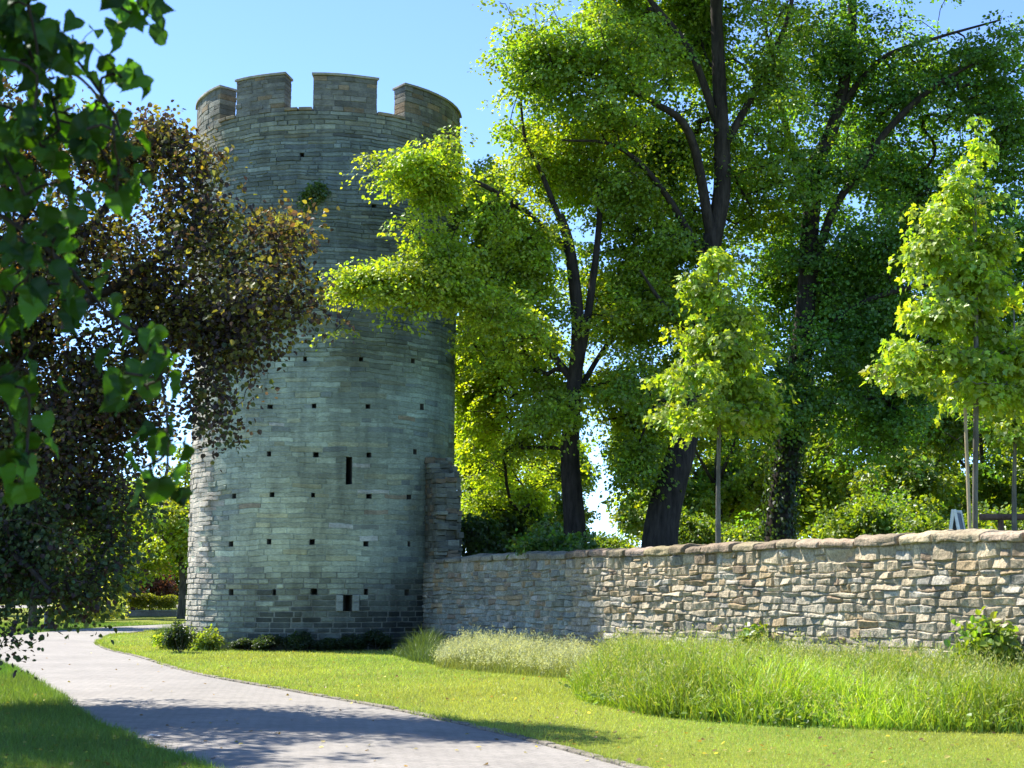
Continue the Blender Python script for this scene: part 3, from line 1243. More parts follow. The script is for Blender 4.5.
def tree_leaning():
    Y = 22.5
    base = below(P(657, 548, Y))
    t = Tree(52)
    t.limb([base, P(662, 520, Y), P(672, 480, Y), P(684, 440, Y + .1), P(700, 350, Y + .3), P(711, 250, Y + .5), P(722, 190, Y + .5), P(720, 100, Y + .5), P(716, 0, Y + .5), P(712, -120, Y + .5)], .55, .14, okfrom=.3, sides=16)
    t.limb([P(712, 240, Y + .5), P(690, 135, Y), P(650, 101, Y - .3), P(592, 76, Y - .7), P(541, 61, Y - .9)], .17, .03)
    t.limb([P(705, 260, Y + .4), P(660, 186, Y), P(616, 146, Y - .3), P(562, 140, Y - .5)], .13, .03)
    t.limb([P(716, 120, Y + .5), P(690, 50, Y + .2), P(650, 0, Y), P(610, -60, Y)], .14, .04)
    t.limb([P(717, 160, Y + .5), P(760, 80, Y + .6), P(790, 10, Y + .6), P(800, -80, Y + .6)], .14, .04)
    t.limb([P(700, 350, Y + .3), P(660, 300, Y - .2), P(640, 270, Y - .4)], .10, .03)
    t.limb([P(690, 420, Y + .1), P(660, 400, Y - .3), P(640, 440, Y - .4)], .08, .03)
    bl = [blob(650, 150, 150, 180, Y + 1.6, 3), blob(700, 300, 80, 150, Y + 1.4, 2.2), blob(580, 60, 90, 60, Y - .6, 1.4), blob(640, 15, 70, 60, Y + .8, 1.6), blob(655, 345, 44, 55, Y + 1.2, 1.4), blob(620, 200, 40, 60, Y + 1.0, 1.2), blob(690, 0, 60, 60, Y + 1.6, 1.4), blob(600, 40, 70, 50, Y - .6, 2), blob(540, 40, 42, 46, Y - .9, 1.2), blob(520, 80, 28, 20, Y - .8, .9), blob(680, 50, 80, 70, Y + 1.5, 2.4),
          blob(690, 160, 75, 60, Y + 1.6, 2.2), blob(625, 190, 42, 26, Y + .2, 1.2), blob(660, 260, 60, 50, Y + .8, 2), blob(770, 60, 60, 80, Y + .4, 2.2),
          blob(690, 350, 50, 50, Y, 1.7), blob(640, 380, 30, 40, Y - .4, 1.2), blob(640, 460, 28, 48, Y - .4, 1.0), blob(660, 400, 40, 25, Y, 1),
          blob(640, -90, 130, 80, Y, 3), blob(770, -90, 90, 80, Y + .5, 3), blob(590, 110, 60, 24, Y - .6, 1.2)]
    t.crown(bl, 2350, gap=.47, freq=.8, shell=.62, seed=9)
    return make_tree('linden_tree', 'huge green linden with a leaning dark trunk and long bare boughs above the wall', 'tree', base, t, M_BARK, M_LEAF,
                     dict(rtip=.010, expo=.44), dict(per=78, spread=.60, size=.106, tint=GREEN_E, tmpl=T_LEAF, flat=.11, jit=.28, var=.22, warm=.10), None)


tree_leaning()


def tree_ivy():
    Y = 24.5
    base = below(P(776, 548, Y))
    t = Tree(63)
    trunk = [base, P(780, 510, Y), P(788, 450, Y), P(797, 380, Y), P(806, 300, Y), P(811, 217, Y), P(818, 162, Y), P(832, 129, Y), P(845, 78, Y), P(852, 20, Y), P(850, -80, Y)]
    t.limb(trunk, .46, .13, okfrom=.3, sides=14)
    t.limb([P(808, 290, Y), P(832, 213, Y - .3), P(862, 169, Y - .5), P(886, 132, Y - .6), P(930, 90, Y - .8), P(980, 60, Y - 1)], .17, .03)
    t.limb([P(811, 215, Y), P(790, 140, Y + .3), P(770, 60, Y + .5), P(760, -40, Y + .5)], .14, .04)
    t.limb([P(838, 110, Y), P(880, 60, Y - .2), P(930, 40, Y - .4), P(1000, 20, Y - .5)], .12, .03)
    t.limb([P(800, 360, Y), P(850, 310, Y - .6), P(900, 290, Y - 1), P(950, 280, Y - 1)], .13, .03)
    t.limb([P(795, 400, Y), P(760, 340, Y - .5), P(735, 310, Y - .6)], .12, .03)
    t.limb([P(790, 430, Y), P(840, 400, Y - .4), P(890, 400, Y - .6)], .11, .03)
    bl = [blob(890, 200, 190, 220, Y + 1.5, 3.5), blob(840, 330, 130, 150, Y + 1.2, 3), blob(960, 230, 100, 170, Y + .3, 3), blob(830, 60, 80, 70, Y, 2.4), blob(900, 100, 70, 60, Y - .4, 2), blob(975, 60, 60, 60, Y - .7, 2), blob(1010, 130, 40, 60, Y - .6, 1.8),
          blob(770, 250, 50, 60, Y - .2, 2), blob(870, 250, 80, 45, Y - .6, 2.2), blob(860, 330, 80, 50, Y - .7, 2), blob(810, 400, 70, 45, Y - .5, 1.8),
          blob(890, 410, 60, 45, Y - .4, 1.8), blob(950, 330, 60, 70, Y + .5, 2), blob(760, 400, 45, 50, Y - .3, 1.5), blob(1020, 280, 50, 90, Y, 2),
          blob(830, -80, 120, 70, Y, 3), blob(960, -80, 100, 70, Y, 3), blob(820, 170, 60, 40, Y, 2), blob(740, 330, 40, 60, Y, 1.5)]
    t.crown(bl, 2650, gap=.47, freq=.7, shell=.6, seed=14)
    o = make_tree('linden_tree', 'tall dark green linden with an ivy covered upright trunk behind the wall', 'tree', base, t, M_BARK, M_LEAF,
                  dict(rtip=.010, expo=.44), dict(per=76, spread=.62, size=.112, tint=GREEN_F, tmpl=T_LEAF, flat=.11, jit=.28, var=.24, warm=.08), None)
    # ivy on the lower trunk
    c = catmull(trunk[:6], 30)
    gi = np.random.default_rng(3)
    n = 2600
    k = gi.integers(0, int(len(c) * .72), n)
    a = gi.uniform(0, 6.28, n)
    nd = np.c_[np.cos(a), np.sin(a), np.zeros(n)]
    rr = .46 - .2 * k / len(c) + gi.uniform(.02, .18, n)
    pos = c[k] + nd * rr[:, None] + gi.normal(size=(n, 3)) * np.array([.03, .03, .1])
    mbi = MB()
    scatter(mbi, T_LEAF, pos, np.c_[gi.normal(size=(n, 2)) * .5, -np.ones(n)], nd + .4 * gi.normal(size=(n, 3)), gi.uniform(.08, .15, n),
            np.array([.03, .06, .018]) * np.exp(gi.normal(size=(n, 1)) * .25))
    mbi.build('ivy', M_LEAF, o, base)
    return o


tree_ivy()


# --- young staked maples on the bank
def young_maple(px, Y, ytop, ycrown, blobs, seed, label, n, stake=True, tr0=.055):
    base = below(P(px, 545, Y))
    t = Tree(seed)
    t.limb([base, P(px, 500, Y), P(px + 1, ycrown, Y), P(px + 1, (ycrown + ytop) / 2, Y), P(px, ytop + 8, Y)], tr0, .012, okfrom=.42, sides=10)
    t.crown(blobs, n, gap=.38, freq=1.9, shell=.6, seed=seed)
    o = make_tree('young_maple', label, 'tree', base, t, M_BARK_YOUNG, M_LEAF_YOUNG, dict(rtip=.006, expo=.40),
                  dict(per=30, spread=.30, size=.118, tint=GREEN_Y, tmpl=T_MAPLE, flat=.18, droop=.9, tilt=.5, var=.22, warm=.10, sag=.7), 'young maples on the bank behind the wall')
    if stake:
        ms = MB()
        c0 = P(px, 545, Y)
        tube(ms, [(c0[0] - .1, c0[1] - .05, BZ), (c0[0] - .1, c0[1] - .05, P(px, ycrown + 6, Y)[2])], [.035, .032], 10, (1, 1, 1))
        ms.build('stake', M_STAKE, o, base)
    return o


M_STAKE = bark_mat('stake_wood', (.3, .24, .16), (.46, .38, .27), scale=20, bump=.2)
young_maple(718, 17.0, 245, 425, [blob(717, 262, 15, 16, 17), blob(712, 290, 26, 13, 17), blob(722, 318, 34, 13, 17), blob(704, 345, 40, 13, 16.9), blob(735, 352, 34, 12, 17.1), blob(688, 376, 42, 13, 16.9), blob(738, 384, 42, 13, 17.1),
                                  blob(672, 408, 34, 13, 16.8), blob(712, 410, 50, 13, 17), blob(756, 412, 32, 14, 17.1), blob(700, 330, 20, 60, 17)], 71,
            'young yellow green maple on a thin grey stem left of the big ivy trunk', 330, stake=False, tr0=.07)
young_maple(975, 15.0, 125, 402, [blob(978, 145, 14, 20, 15), blob(970, 176, 24, 13, 15), blob(984, 200, 30, 13, 15), blob(955, 222, 34, 13, 14.9), blob(995, 240, 36, 13, 15.1), blob(930, 246, 30, 11, 14.9), blob(958, 270, 46, 14, 14.9),
                                  blob(1006, 284, 40, 14, 15.1), blob(940, 305, 48, 14, 14.9), blob(990, 322, 50, 14, 15), blob(915, 350, 42, 14, 14.8), blob(962, 352, 52, 14, 15), blob(1015, 350, 40, 15, 15.2),
                                  blob(892, 374, 26, 11, 14.7), blob(948, 382, 44, 13, 14.9), blob(1000, 385, 46, 14, 15.1), blob(975, 260, 24, 110, 15)], 72,
            'tallest young maple, its stem tied to a pale wooden stake above the wall', 480)
young_maple(1014, 18.0, 300, 440, [blob(1040, 350, 40, 40, 18, 1.0), blob(1030, 400, 42, 36, 18, 1.0), blob(1012, 425, 22, 18, 17.9, .6), blob(1070, 400, 50, 50, 18, 1)], 73,
            'young maple with a plain grey stem nearest the wooden rail', 260, stake=False, tr0=.075)


# --- bronze leaved tree on the left of the path
def bronze_tree():
    Y = 11.3
    base = np.array([-9.2, 22.0, 0.0])
    t = Tree(81)
    t.limb([base, base + [.05, 0, 1.2], base + [.3, -.1, 2.4], base + [.8, -.2, 3.6], base + [1.3, -.3, 5.0], base + [1.8, -.4, 6.3], base + [2.3, -.4, 7.2]], .3, .06, okfrom=.2, sides=12)
    t.limb([base + [.3, -.1, 2.4], P(10, 470, Y), P(60, 440, Y), P(110, 390, Y), P(165, 330, Y), P(230, 270, Y - .3)], .15, .025)
    t.limb([base + [.8, -.2, 3.6], P(40, 330, Y), P(110, 290, Y - .3), P(180, 250, Y - .5), P(270, 262, Y - .8)], .13, .02)
    t.limb([base + [.2, 0, 2.2], P(-20, 540, Y - .4), P(20, 560, Y - .8), P(50, 590, Y - 1)], .09, .02)
    t.limb([base + [.2, 0, 3.0], base + [-1.5, .2, 4.8], base + [-3, .5, 6.6]], .13, .03)
    t.limb([base + [1.2, -.2, 5.0], P(80, 240, Y), P(130, 170, Y), P(165, 130, Y)], .10, .02)
    bl = [blob(240, 225, 62, 34, Y - .6, .7), blob(185, 190, 40, 44, Y - .3, 1.0), blob(170, 140, 18, 24, Y - .2, .5), blob(285, 285, 38, 34, Y - 1, .8), blob(300, 250, 20, 22, Y - 1, .5),
          blob(215, 310, 60, 40, Y - .6, 1.1), blob(150, 300, 60, 60, Y - .2, 1.3), blob(205, 385, 34, 48, Y - .6, .8), blob(215, 430, 16, 26, Y - .7, .4), blob(120, 400, 60, 50, Y, 1.2),
          blob(50, 260, 60, 80, Y, 1.5), blob(60, 400, 60, 70, Y, 1.5), blob(20, 510, 62, 60, Y - .3, 1.3), blob(70, 520, 30, 40, Y - .4, .7), blob(40, 580, 45, 36, Y - .6, .9),
          blob(-60, 450, 70, 130, Y, 2), blob(-60, 250, 90, 110, Y, 2.2), blob(20, 150, 70, 70, Y, 1.5), blob(100, 210, 55, 50, Y, 1.2), blob(-170, 330, 90, 140, Y, 2),
          blob(12, 640, 16, 14, Y - 1.2, .4), blob(-40, 600, 40, 30, Y - .8, .8), blob(95, 330, 60, 60, Y, 1.3)]

    bl += [blob(165, 150, 30, 40, Y - .3, .8), blob(130, 190, 50, 46, Y, 1.1), blob(205, 180, 36, 26, Y - .4, .7), blob(180, 320, 50, 60, Y - .3, 1.0), blob(120, 160, 60, 50, Y, 1.3), blob(200, 240, 50, 50, Y - .4, 1.1), blob(312, 262, 20, 22, Y - 1.1, .7), blob(285, 225, 28, 20, Y - 1, .7), blob(250, 270, 60, 40, Y - .7, 1.1), blob(225, 350, 40, 40, Y - .6, .8),
           blob(30, 450, 70, 60, Y - .2, 1.8), blob(10, 560, 62, 56, Y - .5, 2.4), blob(70, 500, 40, 60, Y - .4, 1.6), blob(90, 560, 22, 40, Y - .4, .8), blob(-30, 560, 60, 60, Y, 1.6), blob(45, 590, 45, 26, Y - .3, 1.0), blob(20, 330, 80, 90, Y, 1.8)]

    def tint(pos, g):
        m = len(pos)
        k = g.uniform(0, 1, m)
        low = pos[:, 2] < 2.9
        c = np.where((k < .52)[:, None], np.array([.030, .022, .024]), np.array([.034, .046, .018]))
        c = np.where((k > .93)[:, None], np.array([.12, .06, .02]), c)
        sunny = (pos[:, 0] > -6.6) & (k > .45 + .45 * np.clip((5.6 - pos[:, 2]) / 1.6, 0, 1))  # sunlight put into the leaf colour as gold, upper right of the crown
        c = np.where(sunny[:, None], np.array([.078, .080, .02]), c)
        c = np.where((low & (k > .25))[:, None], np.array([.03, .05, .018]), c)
        return c

    t.crown(bl, 3000, tail=.40, gap=.53, freq=2.0, shell=.6, seed=6)
    return make_tree('bronze_maple', 'dark bronze leaved maple hanging over the path at the left of the tower', 'tree', base, t, M_BARK, M_LEAF_BRONZE,
                     dict(rtip=.006, expo=.43), dict(per=30, spread=.33, size=.074, tint=tint, tmpl=T_LEAF, flat=.35, var=.25, warm=.1, tilt=.7, jit=.6, sag=.5), None)


bronze_tree()


# --- near linden whose twigs hang into the picture at the upper left
def near_linden():
    base = np.array([-5.2, 5.2, 0.0])
    t = Tree(91)
    t.limb([base, base + [0, 0, 1.5], base + [.1, .05, 3.0], base + [.1, .1, 4.6], base + [.2, .1, 6.4], base + [.2, .2, 8.0]], .26, .06, okfrom=.3, sides=12)
    Y = 3.1
    t.limb([base + [.1, .05, 3.2], base + [1.4, .3, 4.3], P(-20, -60, Y), P(40, -20, Y), P(120, -30, Y)], .04, .004)
    t.limb([base + [.1, .05, 2.9], base + [1.5, .3, 3.5], P(-40, 40, Y), P(5, 30, Y), P(45, 80, Y), P(60, 130, Y)], .018, .003)
    t.limb([P(5, 30, Y), P(60, 45, Y), P(95, 85, Y), P(120, 130, Y - .05), P(118, 175, Y - .1)], .008, .003)
    t.limb([base + [.1, .05, 2.7], base + [1.5, .3, 3.0], P(-60, 190, Y), P(0, 215, Y), P(60, 260, Y), P(110, 315, Y), P(150, 345, Y), P(165, 400, Y), P(168, 450, Y)], .016, .0025)
    t.limb([base + [.1, .05, 2.4], base + [1.6, .3, 2.6], P(-50, 340, Y), P(-10, 370, Y), P(12, 420, Y)], .014, .0025)
    t.seg = .07
    t.ok = [o and (p[2] > 1.6) for o, p in zip(t.ok, t.pos)]
    g = np.random.default_rng(17)
    regs = [(20, 30, 34, 40, 20), (45, 110, 26, 60, 18), (20, 160, 26, 70, 16), (40, 210, 24, 40, 10), (95, 110, 26, 34, 10), (118, 165, 16, 40, 9), (70, 50, 20, 20, 6),
            (135, 5, 24, 12, 6), (128, 78, 12, 10, 3), (25, 280, 34, 50, 16), (75, 295, 22, 30, 8), (15, 370, 24, 50, 11), (20, 460, 18, 34, 7), (152, 350, 20, 16, 5),
            (160, 385, 14, 20, 5), (125, 375, 10, 10, 2), (165, 435, 8, 20, 4), (148, 465, 10, 14, 3), (168, 485, 5, 12, 2), (-60, 200, 50, 260, 60), (40, -60, 120, 40, 40)]
    tips = []
    for cx, cy, rx, ry, n in regs:
        for _ in range(n):
            a, r = g.uniform(0, 6.28), math.sqrt(g.uniform())
            tips.append(P(cx + rx * r * math.cos(a), cy + ry * r * math.sin(a), Y + g.normal() * .09))
    tips = np.array(tips)
    A = np.array(t.pos)
    for i in np.argsort(np.min(np.linalg.norm(tips[:, None] - A[None], axis=2), axis=1)):
        t.attach(tips[i])
    # crown of the tree above and beside the frame
    crown = [(base + [.3, .2, 6.5], (2.6, 2.6, 2.2)), (base + [-.8, -.4, 5.0], (2.4, 2.4, 1.8)), (base + [.8, .6, 5.2], (1.8, 1.8, 1.0))]
    t.rmin = [max(r, .0025) if r > .005 else .0025 for r in t.rmin]
    t.seg = .45
    nt_ = len(t.tips)
    t.crown([(c, r) for c, r in crown], 420, gap=.2, shell=.5)
    o = thing('linden_tree', 'near linden whose big heart shaped leaves hang into the upper left corner', 'tree', base)
    t.wood(rtip=.0026, expo=.40).build('trunk', M_BARK, o, base, smooth=True)
    far_t, far_o = t.tips[nt_:], t.outs[nt_:]
    t.tips, t.outs = t.tips[:nt_], t.outs[:nt_]
    mbl = MB()
    tips, outs = np.array(t.tips), np.array(t.outs)
    idx = np.repeat(np.arange(len(tips)), g.choice([1, 1, 2, 2, 3], len(tips)))
    m = len(idx)
    pos = tips[idx] + g.normal(size=(m, 3)) * np.array([.05, .06, .05])
    ax = unit(np.c_[g.normal(size=(m, 2)) * .6, -np.ones(m) * .8])
    nr = unit(np.array([.1, -.45, .55]) + .9 * g.normal(size=(m, 3)))
    sz = g.uniform(.066, .125, m)
    k = g.uniform(0, 1, m)
    col = np.array([.026, .072, .014]) * np.exp(g.normal(size=(m, 1)) * .4)
    scatter(mbl, T_HEART, pos, ax, nr, sz, col)
    mbp = mbl
    for i in range(m):                          # leaf stalks
        a, b2 = tips[idx[i]], pos[i]
        tube(mbp, [a, (a + b2) / 2 + [0, 0, .01], b2], [.0022, .002, .0018], 4, (.06, .09, .02), cap=False)
    lo_ = mbl.build('hanging_leaves', M_LEAF_NEAR, o, base, smooth=True)
    t.tips, t.outs = far_t, far_o
    t.leaves(per=26, spread=.4, size=.12, tint=(.04, .08, .02), tmpl=T_LEAF).build('crown', M_LEAF_NEAR, o, base)
    return o


near_linden()


# --- background trees, one made and copied
def generic_tree(name, label, base, h, r, seed, tint, leafm, bark, n=330, per=75, size=.2, trunk_r=.25, ck=.3, spread=.62, group=None, low=.28, fork=True):
    base = np.asarray(base, float)
    t = Tree(seed)
    g = np.random.default_rng(seed)
    t.limb([base, base + [.05, 0, h * .2], base + [-.1, .05, h * .4], base + [.1, 0, h * .65], base + [0, 0, h * .92]], trunk_r, .05, okfrom=.22, sides=10)
    if fork:
        for k in range(5):
            a = k * 1.26 + g.uniform(-.3, .3)
            d = np.array([math.cos(a), math.sin(a), 0])
            t.limb([base + [0, 0, h * (.22 + .05 * k)], base + d * r * .35 + [0, 0, h * (.36 + .05 * k)], base + d * r * .7 + [0, 0, h * (.5 + .06 * k)]], trunk_r * .4, .03)
    bl = [(base + [0, 0, h * .66], (r * .8, r * .8, h * .32))]
    for k in range(9):
        a = g.uniform(0, 6.28)
        zz = g.uniform(low, .85)
        rr = r * math.sin(math.pi * min(1, max(.12, zz))) ** .6
        bl.append((base + [math.cos(a) * rr * .62, math.sin(a) * rr * .62, h * zz], (r * .45, r * .45, h * .15)))
    t.crown(bl, n, gap=ck, freq=.6, shell=.45, seed=seed)
    return make_tree(name, label, 'tree', base, t, bark, leafm, dict(rtip=.012, expo=.42),
                     dict(per=per, spread=spread, size=size, tint=tint, tmpl=T_LEAF, flat=.24, var=.22, warm=.15), group)


GBACK = 'trees standing in the wood behind the wall'
bt = generic_tree('woodland_tree', 'background tree of the wood seen in the gap between the two thickest trunks', below(P(720, 545, 36)), 10.5, 3.6, 201, (.085, .13, .02), M_LEAF, M_BARK, group=GBACK)
for px, Y, rot, sc, lab in [
    (500, 33, 1.0, .62, 'shaded background tree low beside the dark stub of wall on the tower'),
    (830, 38, 2.1, 1.0, 'background tree seen just right of the ivy covered trunk'),
    (905, 34, 3.3, .92, 'background tree seen left of the staked young maple'),
    (985, 39, 4.2, 1.05, 'background tree seen behind the white folding sign'),
    (1070, 33, 5.1, 1.0, 'background tree behind the wooden rail at the right edge'),
    (668, 44, .4, 1.0, 'distant background tree seen behind the leaning trunk'),
    (545, 52, 3.9, 1.0, 'distant background tree seen behind the maple trunk beside the tower'),
    (470, 45, 5.6, 1.0, 'distant background tree seen just right of the tower flank'),
    (770, 48, 2.7, 1.25, 'farthest background tree behind the ivy covered trunk'),
    (930, 50, 1.7, 1.3, 'farthest background tree left of the staked young maple'),
]:
    p = P(px, 545, Y)
    dup(bt, (p[0], p[1], BZ - .05), rot, sc, lab)


# --- shrubs: one proto per kind
def shrub(name, label, base, rx, rz, seed, tint, n=60, per=30, size=.1, spread=.22, leafm=None, group=None, stems=5, cat='shrub', flat=.35, tmpl=T_LEAF):
    base = np.asarray(base, float)
    t = Tree(seed)
    g = np.random.default_rng(seed)
    for k in range(stems):
        a = k * 6.28 / stems + g.uniform(-.4, .4)
        d = np.array([math.cos(a), math.sin(a), 0]) * rx
        t.limb([base + d * .06, base + d * .25 + [0, 0, rz * .5], base + d * .5 + [0, 0, rz * 1.1]], .012 + .012 * rz, .006, sub=4, sides=6, parent=None)
    bl = [(base + [0, 0, rz * 1.0], (rx, rx, rz * .95))]
    for k in range(5):
        a = g.uniform(0, 6.28)
        bl.append((base + [math.cos(a) * rx * .5, math.sin(a) * rx * .5, rz * g.uniform(.7, 1.5)], (rx * .5, rx * .5, rz * .5)))
    t.crown(bl, n, gap=.15, freq=2.0, shell=.4, seed=seed)
    tt = thing(name, label, cat, base, group)
    t.wood(rtip=.004, expo=.4).build('stem', M_BARK_GREY, tt, base, smooth=True)
    t.leaves(per=per, spread=spread, size=size, tint=tint, tmpl=tmpl, flat=flat, var=.2, warm=.12, jit=.7, tilt=.7).build('foliage', leafm or M_LEAF, tt, base)
    return tt


# understorey on the bank
us0 = shrub('understorey_shrub', 'sunlit lime green shrub right of the leaning trunk on the bank', below(P(700, 540, 27)), 1.5, 1.1, 301, (.082, .125, .02), n=170, per=70, size=.115, spread=.4, group='sunlit undergrowth on the bank')
for px, Y, rot, sc, lab in [
    (738, 29, 1.2, .9, 'sunlit shrub on the bank seen behind the thin grey stem'),
    (840, 29, 2.2, 1.35, 'sunlit undergrowth right beside the ivy covered trunk'),
    (890, 31, 3.4, 1.5, 'widest clump of undergrowth between ivy trunk and folding sign'),
    (930, 28, .5, 1.0, 'low shrub on the bank just left of the folding sign'),
    (1010, 30, 4.4, 1.3, 'shrub on the bank behind the wooden rail'),
    (625, 30, 5.2, .8, 'low bright shrub under the white gap in the leaves'),
    (545, 24, 2.9, .75, 'low bright shrub close to the tower end of the wall'),
]:
    p = P(px, 545, Y)
    dup(us0, (p[0], p[1], BZ - .1), rot, sc, lab)
shrub('ivy_bush', 'rounded dark green bush at the foot of the maple trunk near the tower', below(P(563, 552, 19.4)), .75, .62, 311, (.05, .095, .02), n=110, per=45, size=.11, spread=.26)
ds = shrub('dark_bush', 'dark shaded bush on the bank next to the torn wall stub', below(P(478, 556, 23.5)), .9, .8, 315, (.03, .055, .018), n=80, per=40, size=.13, spread=.32)
p = P(520, 545, 25)
dup(ds, (p[0], p[1], BZ), 2.0, 1.2, 'dark shaded bush between the tower and the maple trunk')

# ================================================================== left background
GL = 'trees beyond the path on the left'
lt = generic_tree('park_tree', 'bright green forked tree standing by the tower edge beyond the path', (P(181, 617, 46)[0], 46 * K, 0), 9.0, 4.2, 401, (.11, .155, .022), M_LEAF, M_BARK_GREY, n=330, per=70, size=.2, trunk_r=.26, low=.4, group=GL)
for px, Y, rot, sc, lab in [
    (33, 34, 2.0, .8, 'dark trunked tree beside the litter bin across the path'),
    (95, 50, 3.1, .85, 'sunlit tree behind the pale shrub across the path'),
    (140, 66, 4.3, 1.15, 'distant tree seen over the clipped yellow hedge'),
    (60, 60, 5.0, 1.2, 'distant tree behind the bronze maple'),
    (205, 62, .8, 1.1, 'distant tree half hidden by the tower'),
    (-20, 52, 1.4, 1.2, 'distant tree at the left edge of the view'),
]:
    p = P(px, 610, Y)
    dup(lt, (p[0], p[1], 0), rot, sc, lab)
rt = generic_tree('copper_tree', 'left one of two dark copper coloured trees behind the hedge', (P(133, 610, 56)[0], 56 * K, 0), 4.6, 1.9, 411, (.05, .022, .022), M_LEAF_BRONZE, M_BARK, n=110, per=50, size=.17, trunk_r=.2, low=.45, group='copper trees behind the hedge')
p = P(151, 610, 58)
dup(rt, (p[0], p[1], 0), 2.2, .9, 'right one of two dark copper coloured trees behind the hedge')

# big trees left out of the frame that dapple the path with shade (edges show at the picture's left edge)
gt2 = generic_tree('chestnut_tree', 'dark tree crown showing at the left edge behind the near linden leaves', (-9.3, 19.3, 0), 11.4, 2.6, 421, (.05, .085, .02), M_LEAF, M_BARK, n=300, per=42, size=.12, trunk_r=.22, low=.4, spread=.42, ck=.5)

# far wood closing the view beyond the road
def far_wood():
    g = np.random.default_rng(77)
    n = 60000
    X = g.uniform(-75, -8, n)
    dep = g.uniform(0, 9, n)
    hN = 8.5 + 2.6 * N1(np.c_[X * .35, dep * .2, X * 0], 1.0) + 1.2 * N2(np.c_[X, dep, X * 0], .9)
    z = g.uniform(0, 1, n) ** .75 * hN
    y = 96 * K + dep + .1 * X + 1.4 * N3(np.c_[X, z, X * 0], .9)
    mb = MB()
    cl = N2(np.c_[X, y, z], 1.1)
    scatter(mb, T_LEAF, np.c_[X, y, z], g.normal(size=(n, 3)), g.normal(size=(n, 3)) + [-.3, -.5, .8], g.uniform(.3, .65, n),
            np.array([.13, .18, .04]) * np.exp(g.normal(size=(n, 1)) * .2 + .25 * cl[:, None]))
    o = mb.build('far_wood', M_LEAF)
    o['kind'] = 'stuff'
    tag(o, 'far wood of mixed green trees closing the view beyond the path', 'wood')


far_wood()
# clipped hedge
def hedge(name, label, p0, p1, h, d, seed, tint, n, size):
    g = np.random.default_rng(seed)
    p0, p1 = np.asarray(p0, float), np.asarray(p1, float)
    L = np.linalg.norm(p1 - p0)
    t = unit(p1 - p0)
    nn = np.array([-t[1], t[0], 0])
    mbh = MB()
    a, b2, c = g.uniform(0, L, n), g.uniform(-1, 1, n), g.uniform(.02, 1, n) ** .6
    top = h * (1 + .10 * np.sin(a * 2.0) + .06 * np.sin(a * 5 + 1))
    pos = p0 + a[:, None] * t + (b2 * d / 2)[:, None] * nn + np.c_[np.zeros((n, 2)), c * top]
    nr = unit(np.c_[np.zeros((n, 2)), np.ones(n)] + nn * b2[:, None] + .7 * g.normal(size=(n, 3)))
    scatter(mbh, T_LEAF, pos, g.normal(size=(n, 3)) + [0, 0, .5], nr, size * g.uniform(.7, 1.3, n), np.asarray(tint) * np.exp(g.normal(size=(n, 1)) * .22))
    o = thing(name, label, 'hedge', p0)
    mbh.build('foliage', M_LEAF, o, p0)
    for s_ in np.arange(.2, L, .5):
        ms = MB()
        q = p0 + t * s_
        tube(ms, [q, q + [.05, .02, h * .5], q + [0, 0, h * .8]], [.03, .02, .012], 5, (1, 1, 1))
        ms.build('stem', M_BARK_GREY, o, p0)
    return o


a, b2 = P(127, 612, 52), P(176, 612, 52)
hedge('hedge', 'clipped yellow green hedge behind the low wall beyond the path', (a[0], 52 * K, .3), (b2[0], 52 * K, .3), .95, .9, 7, (.16, .19, .025), 5200, .11)
a, b2 = P(100, 612, 51), P(124, 612, 51)
hedge('hedge', 'dark green hedge behind the sapling beyond the path', (a[0], 51 * K, .25), (b2[0], 51 * K, .25), 1.15, .9, 8, (.03, .055, .02), 3600, .12)
# low garden wall in front of the hedges
mb = MB()
a, b2 = P(106, 616, 49.5), P(176, 616, 49.5)
simple_box(mb, (a[0], 49.5 * K, 0), (b2[0], 49.5 * K + .25, .3), (.2, .19, .16), .03, (4, 2, 2))
simple_box(mb, (a[0] - .03, 49.5 * K - .04, .302), (b2[0] + .03, 49.5 * K + .29, .36), (.26, .25, .21), .015, (4, 2, 1))
tag(mb.build('garden_wall', M_WALL), 'low grey garden wall in front of the clipped hedges', 'wall')
# sapling
sp_ = Tree(431)
b0 = np.array([P(117, 618, 45)[0], 45 * K, 0])
sp_.limb([b0, b0 + [0, 0, .6], b0 + [.03, 0, 1.3], b0 + [0, 0, 2.2]], .06, .012, okfrom=.5, sides=8)
sp_.crown([(b0 + [0, 0, 1.9], (.75, .75, .7)), (b0 + [-.3, 0, 1.6], (.5, .5, .4))], 60, gap=.2, freq=1.5, seed=4)
make_tree('sapling', 'pale green sapling on a thin light stem at the far edge of the path', 'tree', b0, sp_, M_BARK_YOUNG, M_LEAF, dict(rtip=.006, expo=.4),
          dict(per=26, spread=.22, size=.13, tint=(.14, .17, .07), tmpl=T_LEAF), None)
ps = shrub('pale_shrub', 'silvery pale shrub left of the sapling across the path', (P(103, 618, 43)[0], 43 * K, 0), 1.0, .75, 441, (.16, .19, .09), n=90, per=40, size=.12, spread=.3)
for px, Y, rot, sc, lab in [(82, 40, 1.1, 1.15, 'leafy shrub at the far side of the path behind the bin'), (66, 38, 2.3, .9, 'low leafy shrub just right of the litter bin')]:
    p = P(px, 620, Y)
    q = dup(ps, (p[0], p[1], 0), rot, sc, lab)

